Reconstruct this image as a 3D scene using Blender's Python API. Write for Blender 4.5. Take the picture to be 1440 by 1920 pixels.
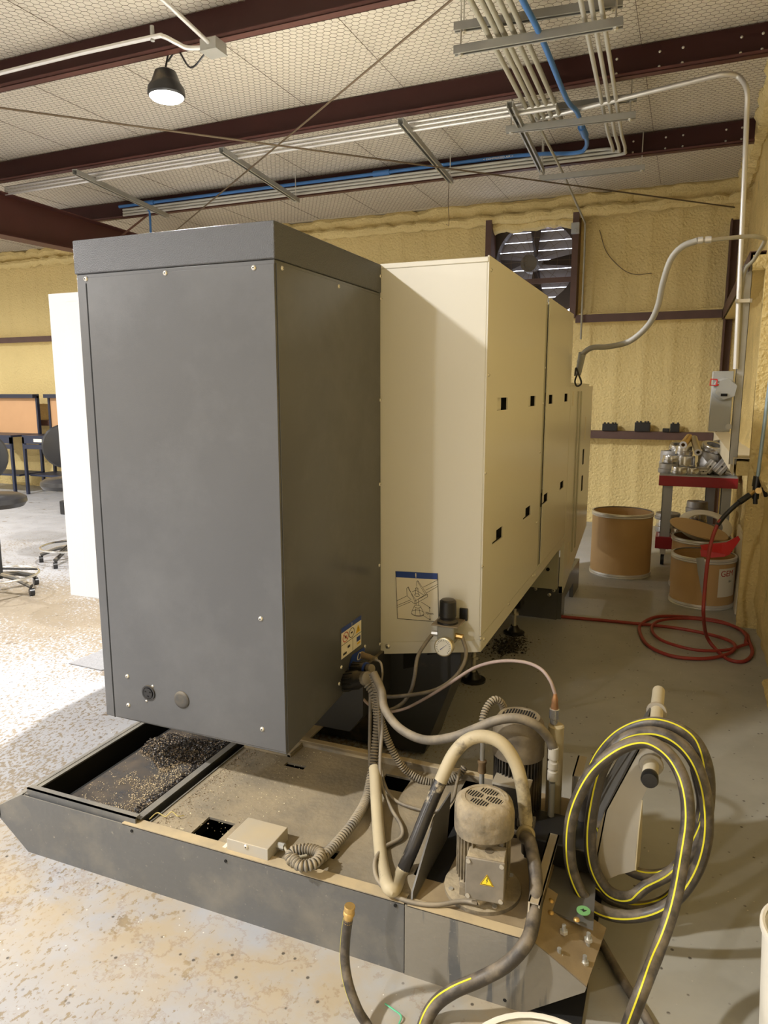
import bpy, bmesh, math, random
from math import sin, cos, pi, radians as R
from mathutils import Vector as V, Matrix, noise
random.seed(4)
sc = bpy.context.scene
for o in list(bpy.data.objects): bpy.data.objects.remove(o)
COL = sc.collection
# ------------------------------------------------ camera
F = 1347.0; H = 1.6
PI_, YW, RO = R(-9.532), R(-22.351), R(-0.042)
fwd = V((sin(YW)*cos(PI_), cos(YW)*cos(PI_), sin(PI_)))
r0 = V((cos(YW), -sin(YW), 0)); u0 = r0.cross(fwd)
rt = r0*cos(RO)+u0*sin(RO); up = u0*cos(RO)-r0*sin(RO)
O = V((0, 0, H))
cd = bpy.data.cameras.new('camera'); cam = bpy.data.objects.new('camera', cd); COL.objects.link(cam)
cd.sensor_fit = 'VERTICAL'; cd.sensor_height = 36; cd.sensor_width = 27; cd.lens = F/1920*36; cd.clip_start = .02
m = Matrix((rt, up, -fwd)).transposed().to_4x4(); m.translation = O; cam.matrix_world = m
sc.camera = cam
def at(x, y, ax, c):
    d = fwd+rt*((x-720)/F)+up*((960-y)/F); k = 'xyz'.index(ax)
    return O+d*((c-O[k])/d[k])
def ry(x, y, c): return at(x, y, 'y', c)
def rz(x, y, c): return at(x, y, 'z', c)
def rx(x, y, c): return at(x, y, 'x', c)
# ------------------------------------------------ world, exposure
w = bpy.data.worlds.new('daylight'); sc.world = w; w.use_nodes = True
w.node_tree.nodes['Background'].inputs[0].default_value = (.82, .86, 1, 1)
w.node_tree.nodes['Background'].inputs[1].default_value = 7.0
sc.view_settings.view_transform = 'Standard'; sc.view_settings.look = 'None'
sc.view_settings.gamma = 1; sc.view_settings.use_curve_mapping = False
sc.view_settings.exposure = -0.4
LAMP_W = 330.0
LAMPS = [(x, y) for x in (-3.62, -8.6, -13.6) for y in (-4.6, -.3, 4.62)]
LAMPS = [(-3.0 if x > -4 and y < 4 else x, y) for x, y in LAMPS]
# ------------------------------------------------ materials
MATS = {}
def nod(t, k, **kw):
    n = t.nodes.new(k)
    for a, b in kw.items(): setattr(n, a, b)
    return n
def mat(name, col, rough=.5, metal=0, var=0, vscale=6, bump=0, bscale=40, dust=0, dcol=(.42, .33, .19), dscale=5, spec=.5, emit=0, coat=0, patch=None):
    """procedural material: base colour with noise variation, relief, and dust lying on faces that look up"""
    if name in MATS: return MATS[name]
    M = bpy.data.materials.new(name); M.use_nodes = True; t = M.node_tree; L = t.links.new
    b = t.nodes['Principled BSDF']; c4 = (*col, 1)
    b.inputs['Roughness'].default_value = rough; b.inputs['Metallic'].default_value = metal
    b.inputs['Specular IOR Level'].default_value = spec; b.inputs['Coat Weight'].default_value = coat
    g = nod(t, 'ShaderNodeNewGeometry')
    n1 = nod(t, 'ShaderNodeTexNoise'); n1.inputs['Scale'].default_value = vscale; n1.inputs['Detail'].default_value = 6
    L(g.outputs['Position'], n1.inputs['Vector'])
    mx = nod(t, 'ShaderNodeMix', data_type='RGBA'); mx.inputs[6].default_value = (*[v*(1-var) for v in col], 1); mx.inputs[7].default_value = (*[min(1, v*(1+var)) for v in col], 1)
    L(n1.outputs['Fac'], mx.inputs[0]); out = mx.outputs[2]
    if patch:
        pc, ps, lo, hi = patch
        n3 = nod(t, 'ShaderNodeTexNoise'); n3.inputs['Scale'].default_value = ps; n3.inputs['Detail'].default_value = 10; n3.inputs['Roughness'].default_value = .65
        L(g.outputs['Position'], n3.inputs['Vector'])
        mr = nod(t, 'ShaderNodeMapRange'); mr.inputs[1].default_value = lo; mr.inputs[2].default_value = hi
        L(n3.outputs['Fac'], mr.inputs[0]); m3 = nod(t, 'ShaderNodeMix', data_type='RGBA'); m3.inputs[7].default_value = (*pc, 1)
        L(mr.outputs[0], m3.inputs[0]); L(out, m3.inputs[6]); out = m3.outputs[2]
    if dust:
        sx = nod(t, 'ShaderNodeSeparateXYZ'); L(g.outputs['Normal'], sx.inputs[0])
        n2 = nod(t, 'ShaderNodeTexNoise'); n2.inputs['Scale'].default_value = dscale; n2.inputs['Detail'].default_value = 9; n2.inputs['Roughness'].default_value = .6
        L(g.outputs['Position'], n2.inputs['Vector'])
        a = nod(t, 'ShaderNodeMath', operation='MULTIPLY_ADD'); L(sx.outputs[2], a.inputs[0]); a.inputs[1].default_value = .42; a.inputs[2].default_value = dust-.98
        s = nod(t, 'ShaderNodeMath', operation='MULTIPLY_ADD'); L(n2.outputs['Fac'], s.inputs[0]); s.inputs[1].default_value = 1.6; L(a.outputs[0], s.inputs[2])
        cl = nod(t, 'ShaderNodeClamp'); L(s.outputs[0], cl.inputs[0]); cl.inputs[2].default_value = .95
        m2 = nod(t, 'ShaderNodeMix', data_type='RGBA'); L(cl.outputs[0], m2.inputs[0]); L(out, m2.inputs[6]); m2.inputs[7].default_value = (*dcol, 1); out = m2.outputs[2]
        rr = nod(t, 'ShaderNodeMapRange'); L(cl.outputs[0], rr.inputs[0]); rr.inputs[3].default_value = rough; rr.inputs[4].default_value = .85; L(rr.outputs[0], b.inputs['Roughness'])
    L(out, b.inputs['Base Color'])
    if bump:
        nb = nod(t, 'ShaderNodeTexNoise'); nb.inputs['Scale'].default_value = bscale; nb.inputs['Detail'].default_value = 5
        L(g.outputs['Position'], nb.inputs['Vector']); bp = nod(t, 'ShaderNodeBump'); bp.inputs['Strength'].default_value = bump; bp.inputs['Distance'].default_value = .02
        L(nb.outputs['Fac'], bp.inputs['Height']); L(bp.outputs[0], b.inputs['Normal'])
    if emit: b.inputs['Emission Color'].default_value = c4; b.inputs['Emission Strength'].default_value = emit
    MATS[name] = M; return M
foam = mat('spray_foam', (.79, .635, .295), .8, var=.10, vscale=1.3, bump=1, bscale=38)
foam2 = mat('rough_foam', (.73, .56, .235), .85, var=.3, vscale=3, bump=1, bscale=45, patch=((.36, .27, .13), 2.2, .58, .75))
insul = mat('insulation', (.74, .68, .57), .75, var=.06, vscale=2, bump=.3, bscale=7)
redst = mat('red_oxide_steel', (.085, .026, .022), .5, var=.25, vscale=3, bump=.05)
brnst = mat('brown_steel', (.10, .052, .040), .6, var=.3, vscale=8)
galv = mat('galvanised', (.42, .42, .40), .42, .55, var=.15, vscale=12)
galvb = mat('bright_conduit', (.72, .71, .69), .38, .5, var=.06, vscale=8)
pvcg = mat('dusty_grey_pipe', (.36, .34, .27), .6, var=.12, vscale=9, dust=.12)
pvcl = mat('pale_grey_pipe', (.52, .51, .46), .5, .2, var=.08)
bluep = mat('blue_pipe', (.045, .16, .42), .45, var=.1)
bluegrey = mat('pale_blue_pipe', (.30, .40, .47), .4, .3, var=.1)
wirem = mat('hex_wire', (.14, .10, .06), .6, .3)
darkcab = mat('charcoal_enamel', (.085, .087, .092), .26, var=.10, vscale=3.5, bump=.03, bscale=300, patch=((.12, .122, .127), 2.2, .45, .85))
darkcap = mat('charcoal_textured_enamel', (.082, .085, .093), .30, var=.08, bump=.35, bscale=260)
black = mat('black_plastic', (.015, .015, .016), .4, dust=.02)
blackc = mat('clean_black', (.012, .012, .013), .35)
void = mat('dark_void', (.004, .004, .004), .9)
cream = mat('offwhite_enamel_warmlit', (.74, .72, .63), .28, var=.02, vscale=1.5)  # off-white machine paint on the right, its warm light put into the colour
white = mat('offwhite_enamel_stronglit', (.60, .60, .605), .3, var=.01)  # same off-white paint on the left, toned down in colour against strong lamps
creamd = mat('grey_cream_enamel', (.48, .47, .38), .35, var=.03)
zinc = mat('zinc_screw', (.72, .70, .64), .3, .7)
brass = mat('brass', (.62, .42, .16), .4, .8, var=.2, vscale=60)
copper = mat('copper', (.45, .24, .12), .4, .7, var=.3, vscale=80)
steel = mat('machined_steel', (.55, .54, .52), .22, .85, var=.12, vscale=20)
cast = mat('dull_aluminium', (.40, .39, .38), .5, .5, var=.2, vscale=15)
tankm = mat('tank_charcoal', (.105, .107, .108), .42, var=.12, vscale=3, dust=.22, dcol=(.30, .27, .21), dscale=5, bump=.08, patch=((.30, .28, .24), 60, .62, .72))
deckm = mat('dusty_deck', (.10, .10, .095), .5, var=.3, vscale=6, dust=.44, dcol=(.37, .30, .19), dscale=4.5, bump=.15, bscale=60)
lipm = mat('dusty_lip', (.10, .105, .11), .5, var=.3, vscale=6, dust=.62, dcol=(.52, .41, .24), dscale=5)
oilm = mat('oily_black', (.012, .012, .014), .18, var=.5, vscale=20, dust=.05, dcol=(.16, .12, .08), dscale=14)
motorm = mat('dusty_motor', (.12, .105, .082), .6, var=.5, vscale=25, dust=.47, dcol=(.46, .375, .24), dscale=14, bump=.3, patch=((.05, .045, .038), 18, .56, .66))
motorb = mat('dusty_black_motor', (.025, .024, .023), .5, var=.4, vscale=14, dust=.22, dcol=(.36, .28, .17), dscale=6)
hosed = mat('dusty_hose', (.13, .115, .095), .5, var=.35, vscale=22, dust=.30, dcol=(.42, .35, .24), dscale=14)
hoset = mat('tan_coated_hose', (.42, .36, .24), .5, var=.25, vscale=9, dust=.25, dcol=(.55, .46, .29), patch=((.05, .045, .04), 7, .56, .66))
hoseb = mat('black_garden_hose', (.05, .043, .037), .38, var=.4, vscale=30, dust=.16, dcol=(.32, .26, .18), dscale=25)
hosep = mat('pink_grey_airline', (.33, .25, .22), .5, var=.1, dust=.1)
ribm = mat('ribbed_sleeve', (.20, .18, .145), .6, var=.3, vscale=30, dust=.3, dscale=20)
yellow = mat('yellow_stripe', (.72, .66, .03), .5)
redh = mat('red_rubber', (.30, .035, .025), .5, var=.2, vscale=20)
kraft = mat('kraft_board', (.56, .36, .16), .55, var=.07, vscale=5)
redp = mat('red_paint', (.30, .012, .02), .35, var=.1)
redpl = mat('red_plastic', (.62, .03, .03), .35)
greyp = mat('grey_paint', (.37, .38, .37), .4, var=.06)
bench = mat('navy_steel', (.018, .024, .05), .4)
peg = mat('pegboard', (.62, .36, .18), .6, var=.05)
vinyl = mat('black_vinyl', (.022, .022, .024), .3, var=.2)
plast = mat('grey_plastic', (.06, .058, .055), .5, dust=.1)
chrome = mat('chrome', (.75, .75, .72), .2, .9)
paper = mat('label_paper', (.80, .75, .62), .5)
bluel = mat('label_blue', (.015, .05, .26), .4)
ink = mat('ink', (.02, .02, .02), .6)
redink = mat('red_ink', (.45, .04, .03), .6)
yel = mat('warning_yellow', (.80, .50, .02), .5)
glassw = mat('gauge_face', (.82, .82, .78), .2)
cyl = mat('cream_cylinder', (.52, .45, .29), .45, var=.12, vscale=8, dust=.2)
tube_beige = mat('beige_tube', (.62, .55, .40), .55, var=.1, vscale=12, patch=((.04, .04, .04), 11, .66, .69))
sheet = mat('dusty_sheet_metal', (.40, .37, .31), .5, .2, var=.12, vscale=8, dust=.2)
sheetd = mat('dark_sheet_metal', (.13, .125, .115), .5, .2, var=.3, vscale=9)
chipm = mat('metal_chips', (.30, .23, .15), .5, .3, var=.7, vscale=120)
chipd = mat('oily_chips', (.035, .03, .028), .4, .2, var=.7, vscale=90)
rust = mat('stained_plate', (.12, .085, .05), .45, var=.35, vscale=7, dust=.42, dcol=(.38, .29, .165), dscale=6)
bucketm = mat('white_plastic', (.80, .76, .66), .5, var=.05)
greenm = mat('green_string', (.12, .50, .28), .5)
lens = mat('lamp_lens', (1, .95, .86), .4, emit=60)
board = mat('pale_board', (.74, .66, .48), .6, var=.06)
# floor: flaking pale paint over tan concrete, dust near the tank, specks
def floor_mat():
    M = bpy.data.materials.new('worn_painted_floor'); M.use_nodes = True; t = M.node_tree; L = t.links.new
    b = t.nodes['Principled BSDF']; g = nod(t, 'ShaderNodeNewGeometry'); P = g.outputs['Position']
    def ns(s, d=8, r=.6, st=None):
        n = nod(t, 'ShaderNodeTexNoise'); n.inputs['Scale'].default_value = s; n.inputs['Detail'].default_value = d; n.inputs['Roughness'].default_value = r
        if st:
            mp = nod(t, 'ShaderNodeMapping'); mp.inputs['Scale'].default_value = st; mp.inputs['Rotation'].default_value = (0, 0, .35); L(P, mp.inputs[0]); L(mp.outputs[0], n.inputs['Vector'])
        else: L(P, n.inputs['Vector'])
        return n.outputs['Fac']
    def mr(v, a, c, lo=0, hi=1):
        n = nod(t, 'ShaderNodeMapRange'); L(v, n.inputs[0]); n.inputs[1].default_value = a; n.inputs[2].default_value = c; n.inputs[3].default_value = lo; n.inputs[4].default_value = hi; return n.outputs[0]
    def ma(op, a, c):
        n = nod(t, 'ShaderNodeMath', operation=op)
        for i, v in enumerate((a, c)):
            if isinstance(v, (int, float)): n.inputs[i].default_value = v
            else: L(v, n.inputs[i])
        return n.outputs[0]
    def mix(f, a, c):
        n = nod(t, 'ShaderNodeMix', data_type='RGBA')
        if isinstance(f, (int, float)): n.inputs[0].default_value = f
        else: L(f, n.inputs[0])
        for i, v in ((6, a), (7, c)):
            if isinstance(v, tuple): n.inputs[i].default_value = (*v, 1)
            else: L(v, n.inputs[i])
        return n.outputs[2]
    s = nod(t, 'ShaderNodeSeparateXYZ'); L(P, s.inputs[0]); X, Y = s.outputs[0], s.outputs[1]
    paint = mix(mr(ns(2.5), .35, .7), (.345, .35, .37), (.40, .405, .425))
    bare = mix(ns(9), (.20, .165, .12), (.285, .24, .18))
    side = mr(X, -1.1, -.1)                      # the aisle by the wall kept its paint
    far = mr(Y, 6.0, 7.5)
    wearL = mr(ns(.9, 5), .38, .64, -.085, .05)
    wear = ma('SUBTRACT', ma('ADD', ns(62, 12, .66, (1, .6, 1)), wearL), ma('MULTIPLY', side, .16))
    wear = ma('SUBTRACT', wear, ma('MULTIPLY', far, .1)); bandy = ma('MULTIPLY', mr(ma('ABSOLUTE', ma('SUBTRACT', ma('ADD', Y, ma('MULTIPLY', ns(1.1, 3), 1.2)), 4.35), 0), .15, 1.0, .15, 0), mr(X, -1.9, -2.3)); wear = ma('ADD', wear, bandy)
    bm = mr(wear, .535, .55)
    c = mix(bm, paint, bare)
    big = ma('ADD', ns(4.5, 12, .75), ma('MULTIPLY', side, -.25)); c = mix(mr(big, .60, .62), c, (.17, .135, .10))
    side2 = mix(mr(ns(1.8, 6), .35, .65), (.33, .32, .275), (.42, .41, .36))  # same paint in the aisle, its weaker light worked into a warmer, lifted tone
    c = mix(side, c, side2)
    # tan dust spilled round the tank front edge and the coolant stain
    d = ma('ABSOLUTE', ma('SUBTRACT', Y, 1.5), 0); tk = mr(d, .03, .50, 1, 0)
    dd = ma('MULTIPLY', tk, mr(ns(3.4, 9, .65), .36, .56)); dd = ma('MULTIPLY', dd, mr(X, .25, -.1)); c = mix(ma('MULTIPLY', dd, .75), c, (.42, .33, .195))
    edge = ma('MULTIPLY', tk, mr(ma('ABSOLUTE', ma('SUBTRACT', ns(2.6, 9, .65), .47), 0), .0, .012, .4, 0)); edge = ma('MULTIPLY', edge, mr(X, 0, -.2)); c = mix(edge, c, (.22, .13, .06))
    v = nod(t, 'ShaderNodeTexVoronoi'); v.inputs['Scale'].default_value = 26; L(P, v.inputs['Vector'])
    sp = ma('MULTIPLY', mr(v.outputs['Distance'], .10, .16, 1, 0), mr(ns(7, 2), .5, .56)); c = mix(ma('MULTIPLY', sp, .85), c, (.05, .04, .03))
    v2 = nod(t, 'ShaderNodeTexVoronoi'); v2.inputs['Scale'].default_value = 33; L(P, v2.inputs['Vector'])
    sp2 = ma('MULTIPLY', mr(v2.outputs['Distance'], .06, .09, 1, 0), mr(ns(5, 2), .52, .56)); c = mix(sp2, c, (.7, .67, .6))
    L(c, b.inputs['Base Color']); L(mr(ns(5), .3, .7, .32, .6), b.inputs['Roughness'])
    bp = nod(t, 'ShaderNodeBump'); bp.inputs['Strength'].default_value = .25; bp.inputs['Distance'].default_value = .01; bp.invert = True; L(bm, bp.inputs['Height']); L(bp.outputs[0], b.inputs['Normal'])
    return M
floorm = floor_mat()
def streak_mat():
    M = tankm.copy(); M.name = 'streaked_charcoal'; t = M.node_tree; L = t.links.new; b = t.nodes['Principled BSDF']
    src = b.inputs['Base Color'].links[0].from_socket
    g = nod(t, 'ShaderNodeNewGeometry'); mp = nod(t, 'ShaderNodeMapping'); mp.inputs['Scale'].default_value = (22, 1, 1.6); L(g.outputs['Position'], mp.inputs[0])
    n = nod(t, 'ShaderNodeTexNoise'); n.inputs['Scale'].default_value = 1; n.inputs['Detail'].default_value = 7; L(mp.outputs[0], n.inputs['Vector'])
    r = nod(t, 'ShaderNodeMapRange'); L(n.outputs['Fac'], r.inputs[0]); r.inputs[1].default_value = .56; r.inputs[2].default_value = .60
    m_ = nod(t, 'ShaderNodeMix', data_type='RGBA'); L(r.outputs[0], m_.inputs[0]); m_.inputs[6].default_value = (.21, .195, .165, 1); L(src, m_.inputs[7]); L(m_.outputs[2], b.inputs['Base Color'])
    return M
streaked = streak_mat()
# ------------------------------------------------ mesh helpers
class MB:
    """collects shapes and links them as ONE mesh object"""
    def __init__(s): s.v = []; s.f = []; s.m = []; s.mats = []; s.cur = 0
    def use(s, m):
        if m not in s.mats: s.mats.append(m)
        s.cur = s.mats.index(m); return s
    def add(s, vs, fs):
        k = len(s.v); s.v += [V(v) for v in vs]; s.f += [tuple(i+k for i in f) for f in fs]; s.m += [s.cur]*len(fs); return s
    def hexa(s, p):  # 8 points: 4 bottom (ccw from above), 4 top
        return s.add(p, [(3, 2, 1, 0), (4, 5, 6, 7), (0, 1, 5, 4), (1, 2, 6, 5), (2, 3, 7, 6), (3, 0, 4, 7)])
    def box(s, a, b, M=None):
        x0, y0, z0 = a; x1, y1, z1 = b
        p = [V(q) for q in ((x0, y0, z0), (x1, y0, z0), (x1, y1, z0), (x0, y1, z0), (x0, y0, z1), (x1, y0, z1), (x1, y1, z1), (x0, y1, z1))]
        if M: p = [M @ q for q in p]
        return s.hexa(p)
    def prism(s, pts, off):
        n = len(pts); off = V(off); a = [V(p) for p in pts]
        return s.add(a+[p+off for p in a], [tuple(range(n))[::-1], tuple(range(n, 2*n))]+[(i, (i+1) % n, (i+1) % n+n, i+n) for i in range(n)])
    def beam(s, p, q, w, h, upv=(0, 0, 1)):
        p, q = V(p), V(q); d = (q-p).normalized(); sd = d.cross(V(upv)).normalized()*w/2; u = sd.cross(d).normalized()*h/2
        return s.hexa([p-sd-u, p+sd-u, q+sd-u, q-sd-u, p-sd+u, p+sd+u, q+sd+u, q-sd+u])
    def lathe(s, prof, base=(0, 0, 0), ax=(0, 0, 1), n=20, caps=True):
        base = V(base); ax = V(ax).normalized(); a = ax.orthogonal().normalized(); b = ax.cross(a); k = len(prof); vs = []
        for r, z in prof:
            for i in range(n): t = 2*pi*i/n; vs.append(base+ax*z+(a*cos(t)+b*sin(t))*r)
        fs = [(j*n+i, j*n+(i+1) % n, (j+1)*n+(i+1) % n, (j+1)*n+i) for j in range(k-1) for i in range(n)]
        if caps: fs += [tuple(range(n))[::-1], tuple(range((k-1)*n, k*n))]
        return s.add(vs, fs)
    def cyl(s, p, q, r, n=14, r2=None):
        p, q = V(p), V(q); return s.lathe([(r, 0), (r if r2 is None else r2, (q-p).length)], p, q-p, n)
    def dome(s, c, ax, r, h, n=10): return s.lathe([(r, 0), (r*.92, h*.45), (r*.6, h*.85), (r*.05, h)], c, ax, n)
    def tube(s, path, r, n=10, rf=None, caps=True):
        P = [V(p) for p in path]; N = len(P); T = [(P[min(i+1, N-1)]-P[max(i-1, 0)]).normalized() for i in range(N)]
        u = T[0].orthogonal().normalized(); vs = []
        for i in range(N):
            u = (u-T[i]*u.dot(T[i])).normalized(); w_ = T[i].cross(u); rr = rf(i) if rf else r
            for k in range(n): t = 2*pi*k/n; vs.append(P[i]+(u*cos(t)+w_*sin(t))*rr)
        fs = [(j*n+i, j*n+(i+1) % n, (j+1)*n+(i+1) % n, (j+1)*n+i) for j in range(N-1) for i in range(n)]
        if caps: fs += [tuple(range(n))[::-1], tuple(range((N-1)*n, N*n))]
        return s.add(vs, fs)
    def sphere(s, c, r, n=10, sc_=(1, 1, 1)):
        c = V(c); vs = []; k = n//2
        for j in range(1, k):
            a = pi*j/k
            for i in range(n): t = 2*pi*i/n; vs.append(c+V((sin(a)*cos(t)*r*sc_[0], sin(a)*sin(t)*r*sc_[1], cos(a)*r*sc_[2])))
        vs += [c+V((0, 0, r*sc_[2])), c-V((0, 0, r*sc_[2]))]; a = (k-1)*n
        fs = [(j*n+i, (j+1)*n+i, (j+1)*n+(i+1) % n, j*n+(i+1) % n) for j in range(k-2) for i in range(n)]
        fs += [(i, (i+1) % n, a) for i in range(n)]+[((k-2)*n+(i+1) % n, (k-2)*n+i, a+1) for i in range(n)]
        return s.add(vs, fs)
    def build(s, name, mt=None, parent=None, bev=0, flat=False, fix=True):
        me = bpy.data.meshes.new(name); me.from_pydata(s.v, [], s.f); ms = s.mats or [mt]
        for x in ms: me.materials.append(x)
        me.polygons.foreach_set('material_index', s.m)
        if fix:
            bm = bmesh.new(); bm.from_mesh(me); bmesh.ops.recalc_face_normals(bm, faces=bm.faces); bm.to_mesh(me); bm.free()
        if not flat:
            me.polygons.foreach_set('use_smooth', [True]*len(s.f)); me.set_sharp_from_angle(angle=R(38))
        me.update(); o = bpy.data.objects.new(name, me); COL.objects.link(o)
        if parent: link(o, parent)
        if bev:
            b = o.modifiers.new('bevel', 'BEVEL'); b.width = bev; b.segments = 2; b.limit_method = 'ANGLE'; b.angle_limit = R(40); b.harden_normals = False
        return o
def link(o, parent):
    o.parent = parent
    p = parent; off = V((0, 0, 0))
    while p: off += V(p.location) if p.type == 'EMPTY' else V((0, 0, 0)); p = p.parent
    o.matrix_parent_inverse = Matrix.Translation(-off) if parent.type == 'EMPTY' else Matrix.Identity(4)
def tag(o, label, cat, group=None):
    o['label'] = label; o['category'] = cat
    if group: o['group'] = group
    return o
def thing(name, label, cat, loc=(0, 0, 0), group=None):
    o = bpy.data.objects.new(name, None); COL.objects.link(o); o.location = loc; o.empty_display_size = .05; return tag(o, label, cat, group)
def struct(o): o['kind'] = 'structure'; return o
def dup(root, loc, label=None, rz_=None):
    r = root.copy(); COL.objects.link(r); r.location = loc
    if rz_ is not None: r.rotation_euler[2] = rz_
    if label: r['label'] = label
    for ch in list(root.children):
        c = ch.copy(); COL.objects.link(c); c.parent = r
        for g in list(ch.children):
            d = g.copy(); COL.objects.link(d); d.parent = c
    return r
def cr(pts, k=8):
    """smooth curve through points"""
    P = [V(p) for p in pts]; P = [P[0]*2-P[1]]+P+[P[-1]*2-P[-2]]; out = []
    for i in range(1, len(P)-2):
        a, b, c, d = P[i-1:i+3]
        for j in range(k):
            t = j/k; out.append(.5*((2*b)+(c-a)*t+(2*a-5*b+4*c-d)*t*t+(3*b-a-3*c+d)*t**3))
    return out+[P[-2]]
def resample(P, step):
    out = [P[0].copy()]; acc = 0
    for a, b in zip(P, P[1:]):
        L = (b-a).length
        while L > 0 and acc+L >= step:
            t = (step-acc)/L; a = a.lerp(b, t); out.append(a.copy()); L = (b-a).length; acc = 0
        acc += L
    out.append(P[-1].copy()); return out
def rib(mb, path, r, pitch=.011):
    P = resample(path, pitch/4); prof = [1, 1.03, .80, .78]; k = len(mb.f); mb.use(ribm); mb.tube(P, r, 12, rf=lambda i: r*prof[i % 4]); mb.use(mat('rib_groove', (.03, .026, .02), .7))
    for j in range(len(P)-1):
        if j % 4 == 2: mb.m[k+j*12:k+j*12+12] = [mb.cur]*12
    return mb
def stripe(mb, P, r, side=None, wd=.0026):
    """thin raised band running along a hose, on the flank given by side"""
    N = len(P); ups = []; u = None; vs = []
    for i in range(N):
        T = (P[min(i+1, N-1)]-P[max(i-1, 0)]).normalized(); s_ = V(side) if side is not None else V((0, -1, .15)); s_ = (s_-T*s_.dot(T)).normalized(); b = T.cross(s_)
        vs += [P[i]+s_*r*.9-b*wd, P[i]+s_*(r*1.03)-b*wd*.8, P[i]+s_*(r*1.03)+b*wd*.8, P[i]+s_*r*.9+b*wd]
    fs = [(j*4+i, j*4+(i+1) % 4, (j+1)*4+(i+1) % 4, (j+1)*4+i) for j in range(N-1) for i in range(4)]
    return mb.add(vs, fs)
def text(name, body, size, M, mt, parent, depth=.0004):
    cu = bpy.data.curves.new(name, 'FONT'); cu.body = body; cu.size = size; cu.extrude = depth; cu.align_x = 'CENTER'; cu.align_y = 'CENTER'
    t = bpy.data.objects.new('tmp', cu); COL.objects.link(t); dg = bpy.context.evaluated_depsgraph_get()
    me = bpy.data.meshes.new_from_object(t.evaluated_get(dg)); bpy.data.objects.remove(t); me.transform(M); me.materials.clear(); me.materials.append(mt)
    o = bpy.data.objects.new(name, me); COL.objects.link(o); link(o, parent); return o
def frameM(o, x, y):
    """matrix with origin o and local x, y directions"""
    x = V(x).normalized(); y = V(y); y = (y-x*y.dot(x)).normalized(); z = x.cross(y); M = Matrix((x, y, z)).transposed().to_4x4(); M.translation = V(o); return M
def holes_panel(mb, ax, c, th, u0, u1, v0, v1, holes):
    """flat plate with real rectangular openings; ax = normal axis, u/v the other two"""
    us = sorted({u0, u1, *[h[0] for h in holes], *[h[1] for h in holes]}); vs = sorted({v0, v1, *[h[2] for h in holes], *[h[3] for h in holes]})
    def P(u, v, d): return {'x': (c+d, u, v), 'y': (u, c+d, v), 'z': (u, v, c+d)}[ax]
    bad = lambda u, v: any(h[0]-1e-6 < u < h[1]+1e-6 and h[2]-1e-6 < v < h[3]+1e-6 for h in holes)
    for a, b in zip(us, us[1:]):
        cells = []
        for p, q in zip(vs, vs[1:]):
            if bad((a+b)/2, (p+q)/2): cells.append(None)
            elif cells and cells[-1]: cells[-1] = (cells[-1][0], q)
            else: cells.append((p, q))
        for cc in cells:
            if cc: p, q = cc; mb.hexa([P(a, p, 0), P(b, p, 0), P(b, p, th), P(a, p, th), P(a, q, 0), P(b, q, 0), P(b, q, th), P(a, q, th)])
    return mb
# ================================================ SETTING
YB = 9.1; XR = .54; ZC = 3.86; XL = -18.; YF = -7.
struct(MB().box((XL, YF, -.1), (XR+.3, YB+.3, 0)).build('floor', floorm, flat=True))
ceiling = struct(MB().box((XL, YF, ZC), (XR+.3, YB+.3, ZC+.15)).build('ceiling', insul, flat=True))
struct(MB().box((XL-.1, YF, 0), (XL, YB, ZC)).build('wall_left', insul, flat=True))  # unseen wall, coloured pale so the light it bounces stays neutral
struct(MB().box((XL, YF-.1, 0), (XR+.3, YF, ZC)).build('wall_front', insul, flat=True))  # also unseen, pale to throw neutral light on the cabinet front
# back wall: sprayed foam between studs, with the fan opening
FX0, FX1, FZ0, FZ1 = -2.26, -1.30, 2.46, 3.58
def foam_wall(name, U, Z, f, hole=None, mt=foam):
    mb = MB(); nz = len(Z)
    vs = [f(u, z) for u in U for z in Z]; fs = []
    for i in range(len(U)-1):
        for j in range(nz-1):
            uc, zc = (U[i]+U[i+1])/2, (Z[j]+Z[j+1])/2
            if hole and hole[0] < uc < hole[1] and hole[2] < zc < hole[3]: continue
            fs.append((i*nz+j, (i+1)*nz+j, (i+1)*nz+j+1, i*nz+j+1))
    mb.add(vs, fs); return mb.build(name, mt, fix=False)
def steps(a, b, n): return [a+(b-a)*i/n for i in range(n+1)]
def bk(x, z):
    d = .004*noise.noise(V((x*9, 0, z*3)))+.008*noise.noise(V((x*1.2, 3, z*1.2)))
    d += .016*abs(sin(x*pi/.305))**12
    g = min(abs(z-2.44), abs(z-1.11)); d += .05*math.exp(-(g/.10)**2)
    return V((x, YB-d, z))
U = sorted(set(steps(-12.2, XR, 330)+[FX0, FX1])); Z = sorted(set(steps(0, ZC, 90)+[FZ0, FZ1]))
wb = struct(foam_wall('wall_back', U, Z, bk, (FX0, FX1, FZ0, FZ1)))
mb = MB(); mb.box((XL, YB, 0), (-12.2, YB+.1, ZC)); mb.build('far_panel', foam, wb)
def rw(y, z):
    d = .018*noise.noise(V((5, y*7, z*7)))+.03*noise.noise(V((9, y*1.5, z*1.5)))
    g = min(abs(z-2.44), abs(z-1.11)); d += .05*math.exp(-(g/.10)**2)
    d -= .02*math.exp(-(z/.12)**2)
    return V((XR-d, y, z))
wr = struct(foam_wall('wall_right', steps(YF, YB, 230), steps(0, ZC, 60), rw, mt=foam2))
struct(MB().box((XR+.06, YF, 0), (XR+.2, YB+.2, ZC)).build('wall_outside', galv, flat=True))
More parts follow.
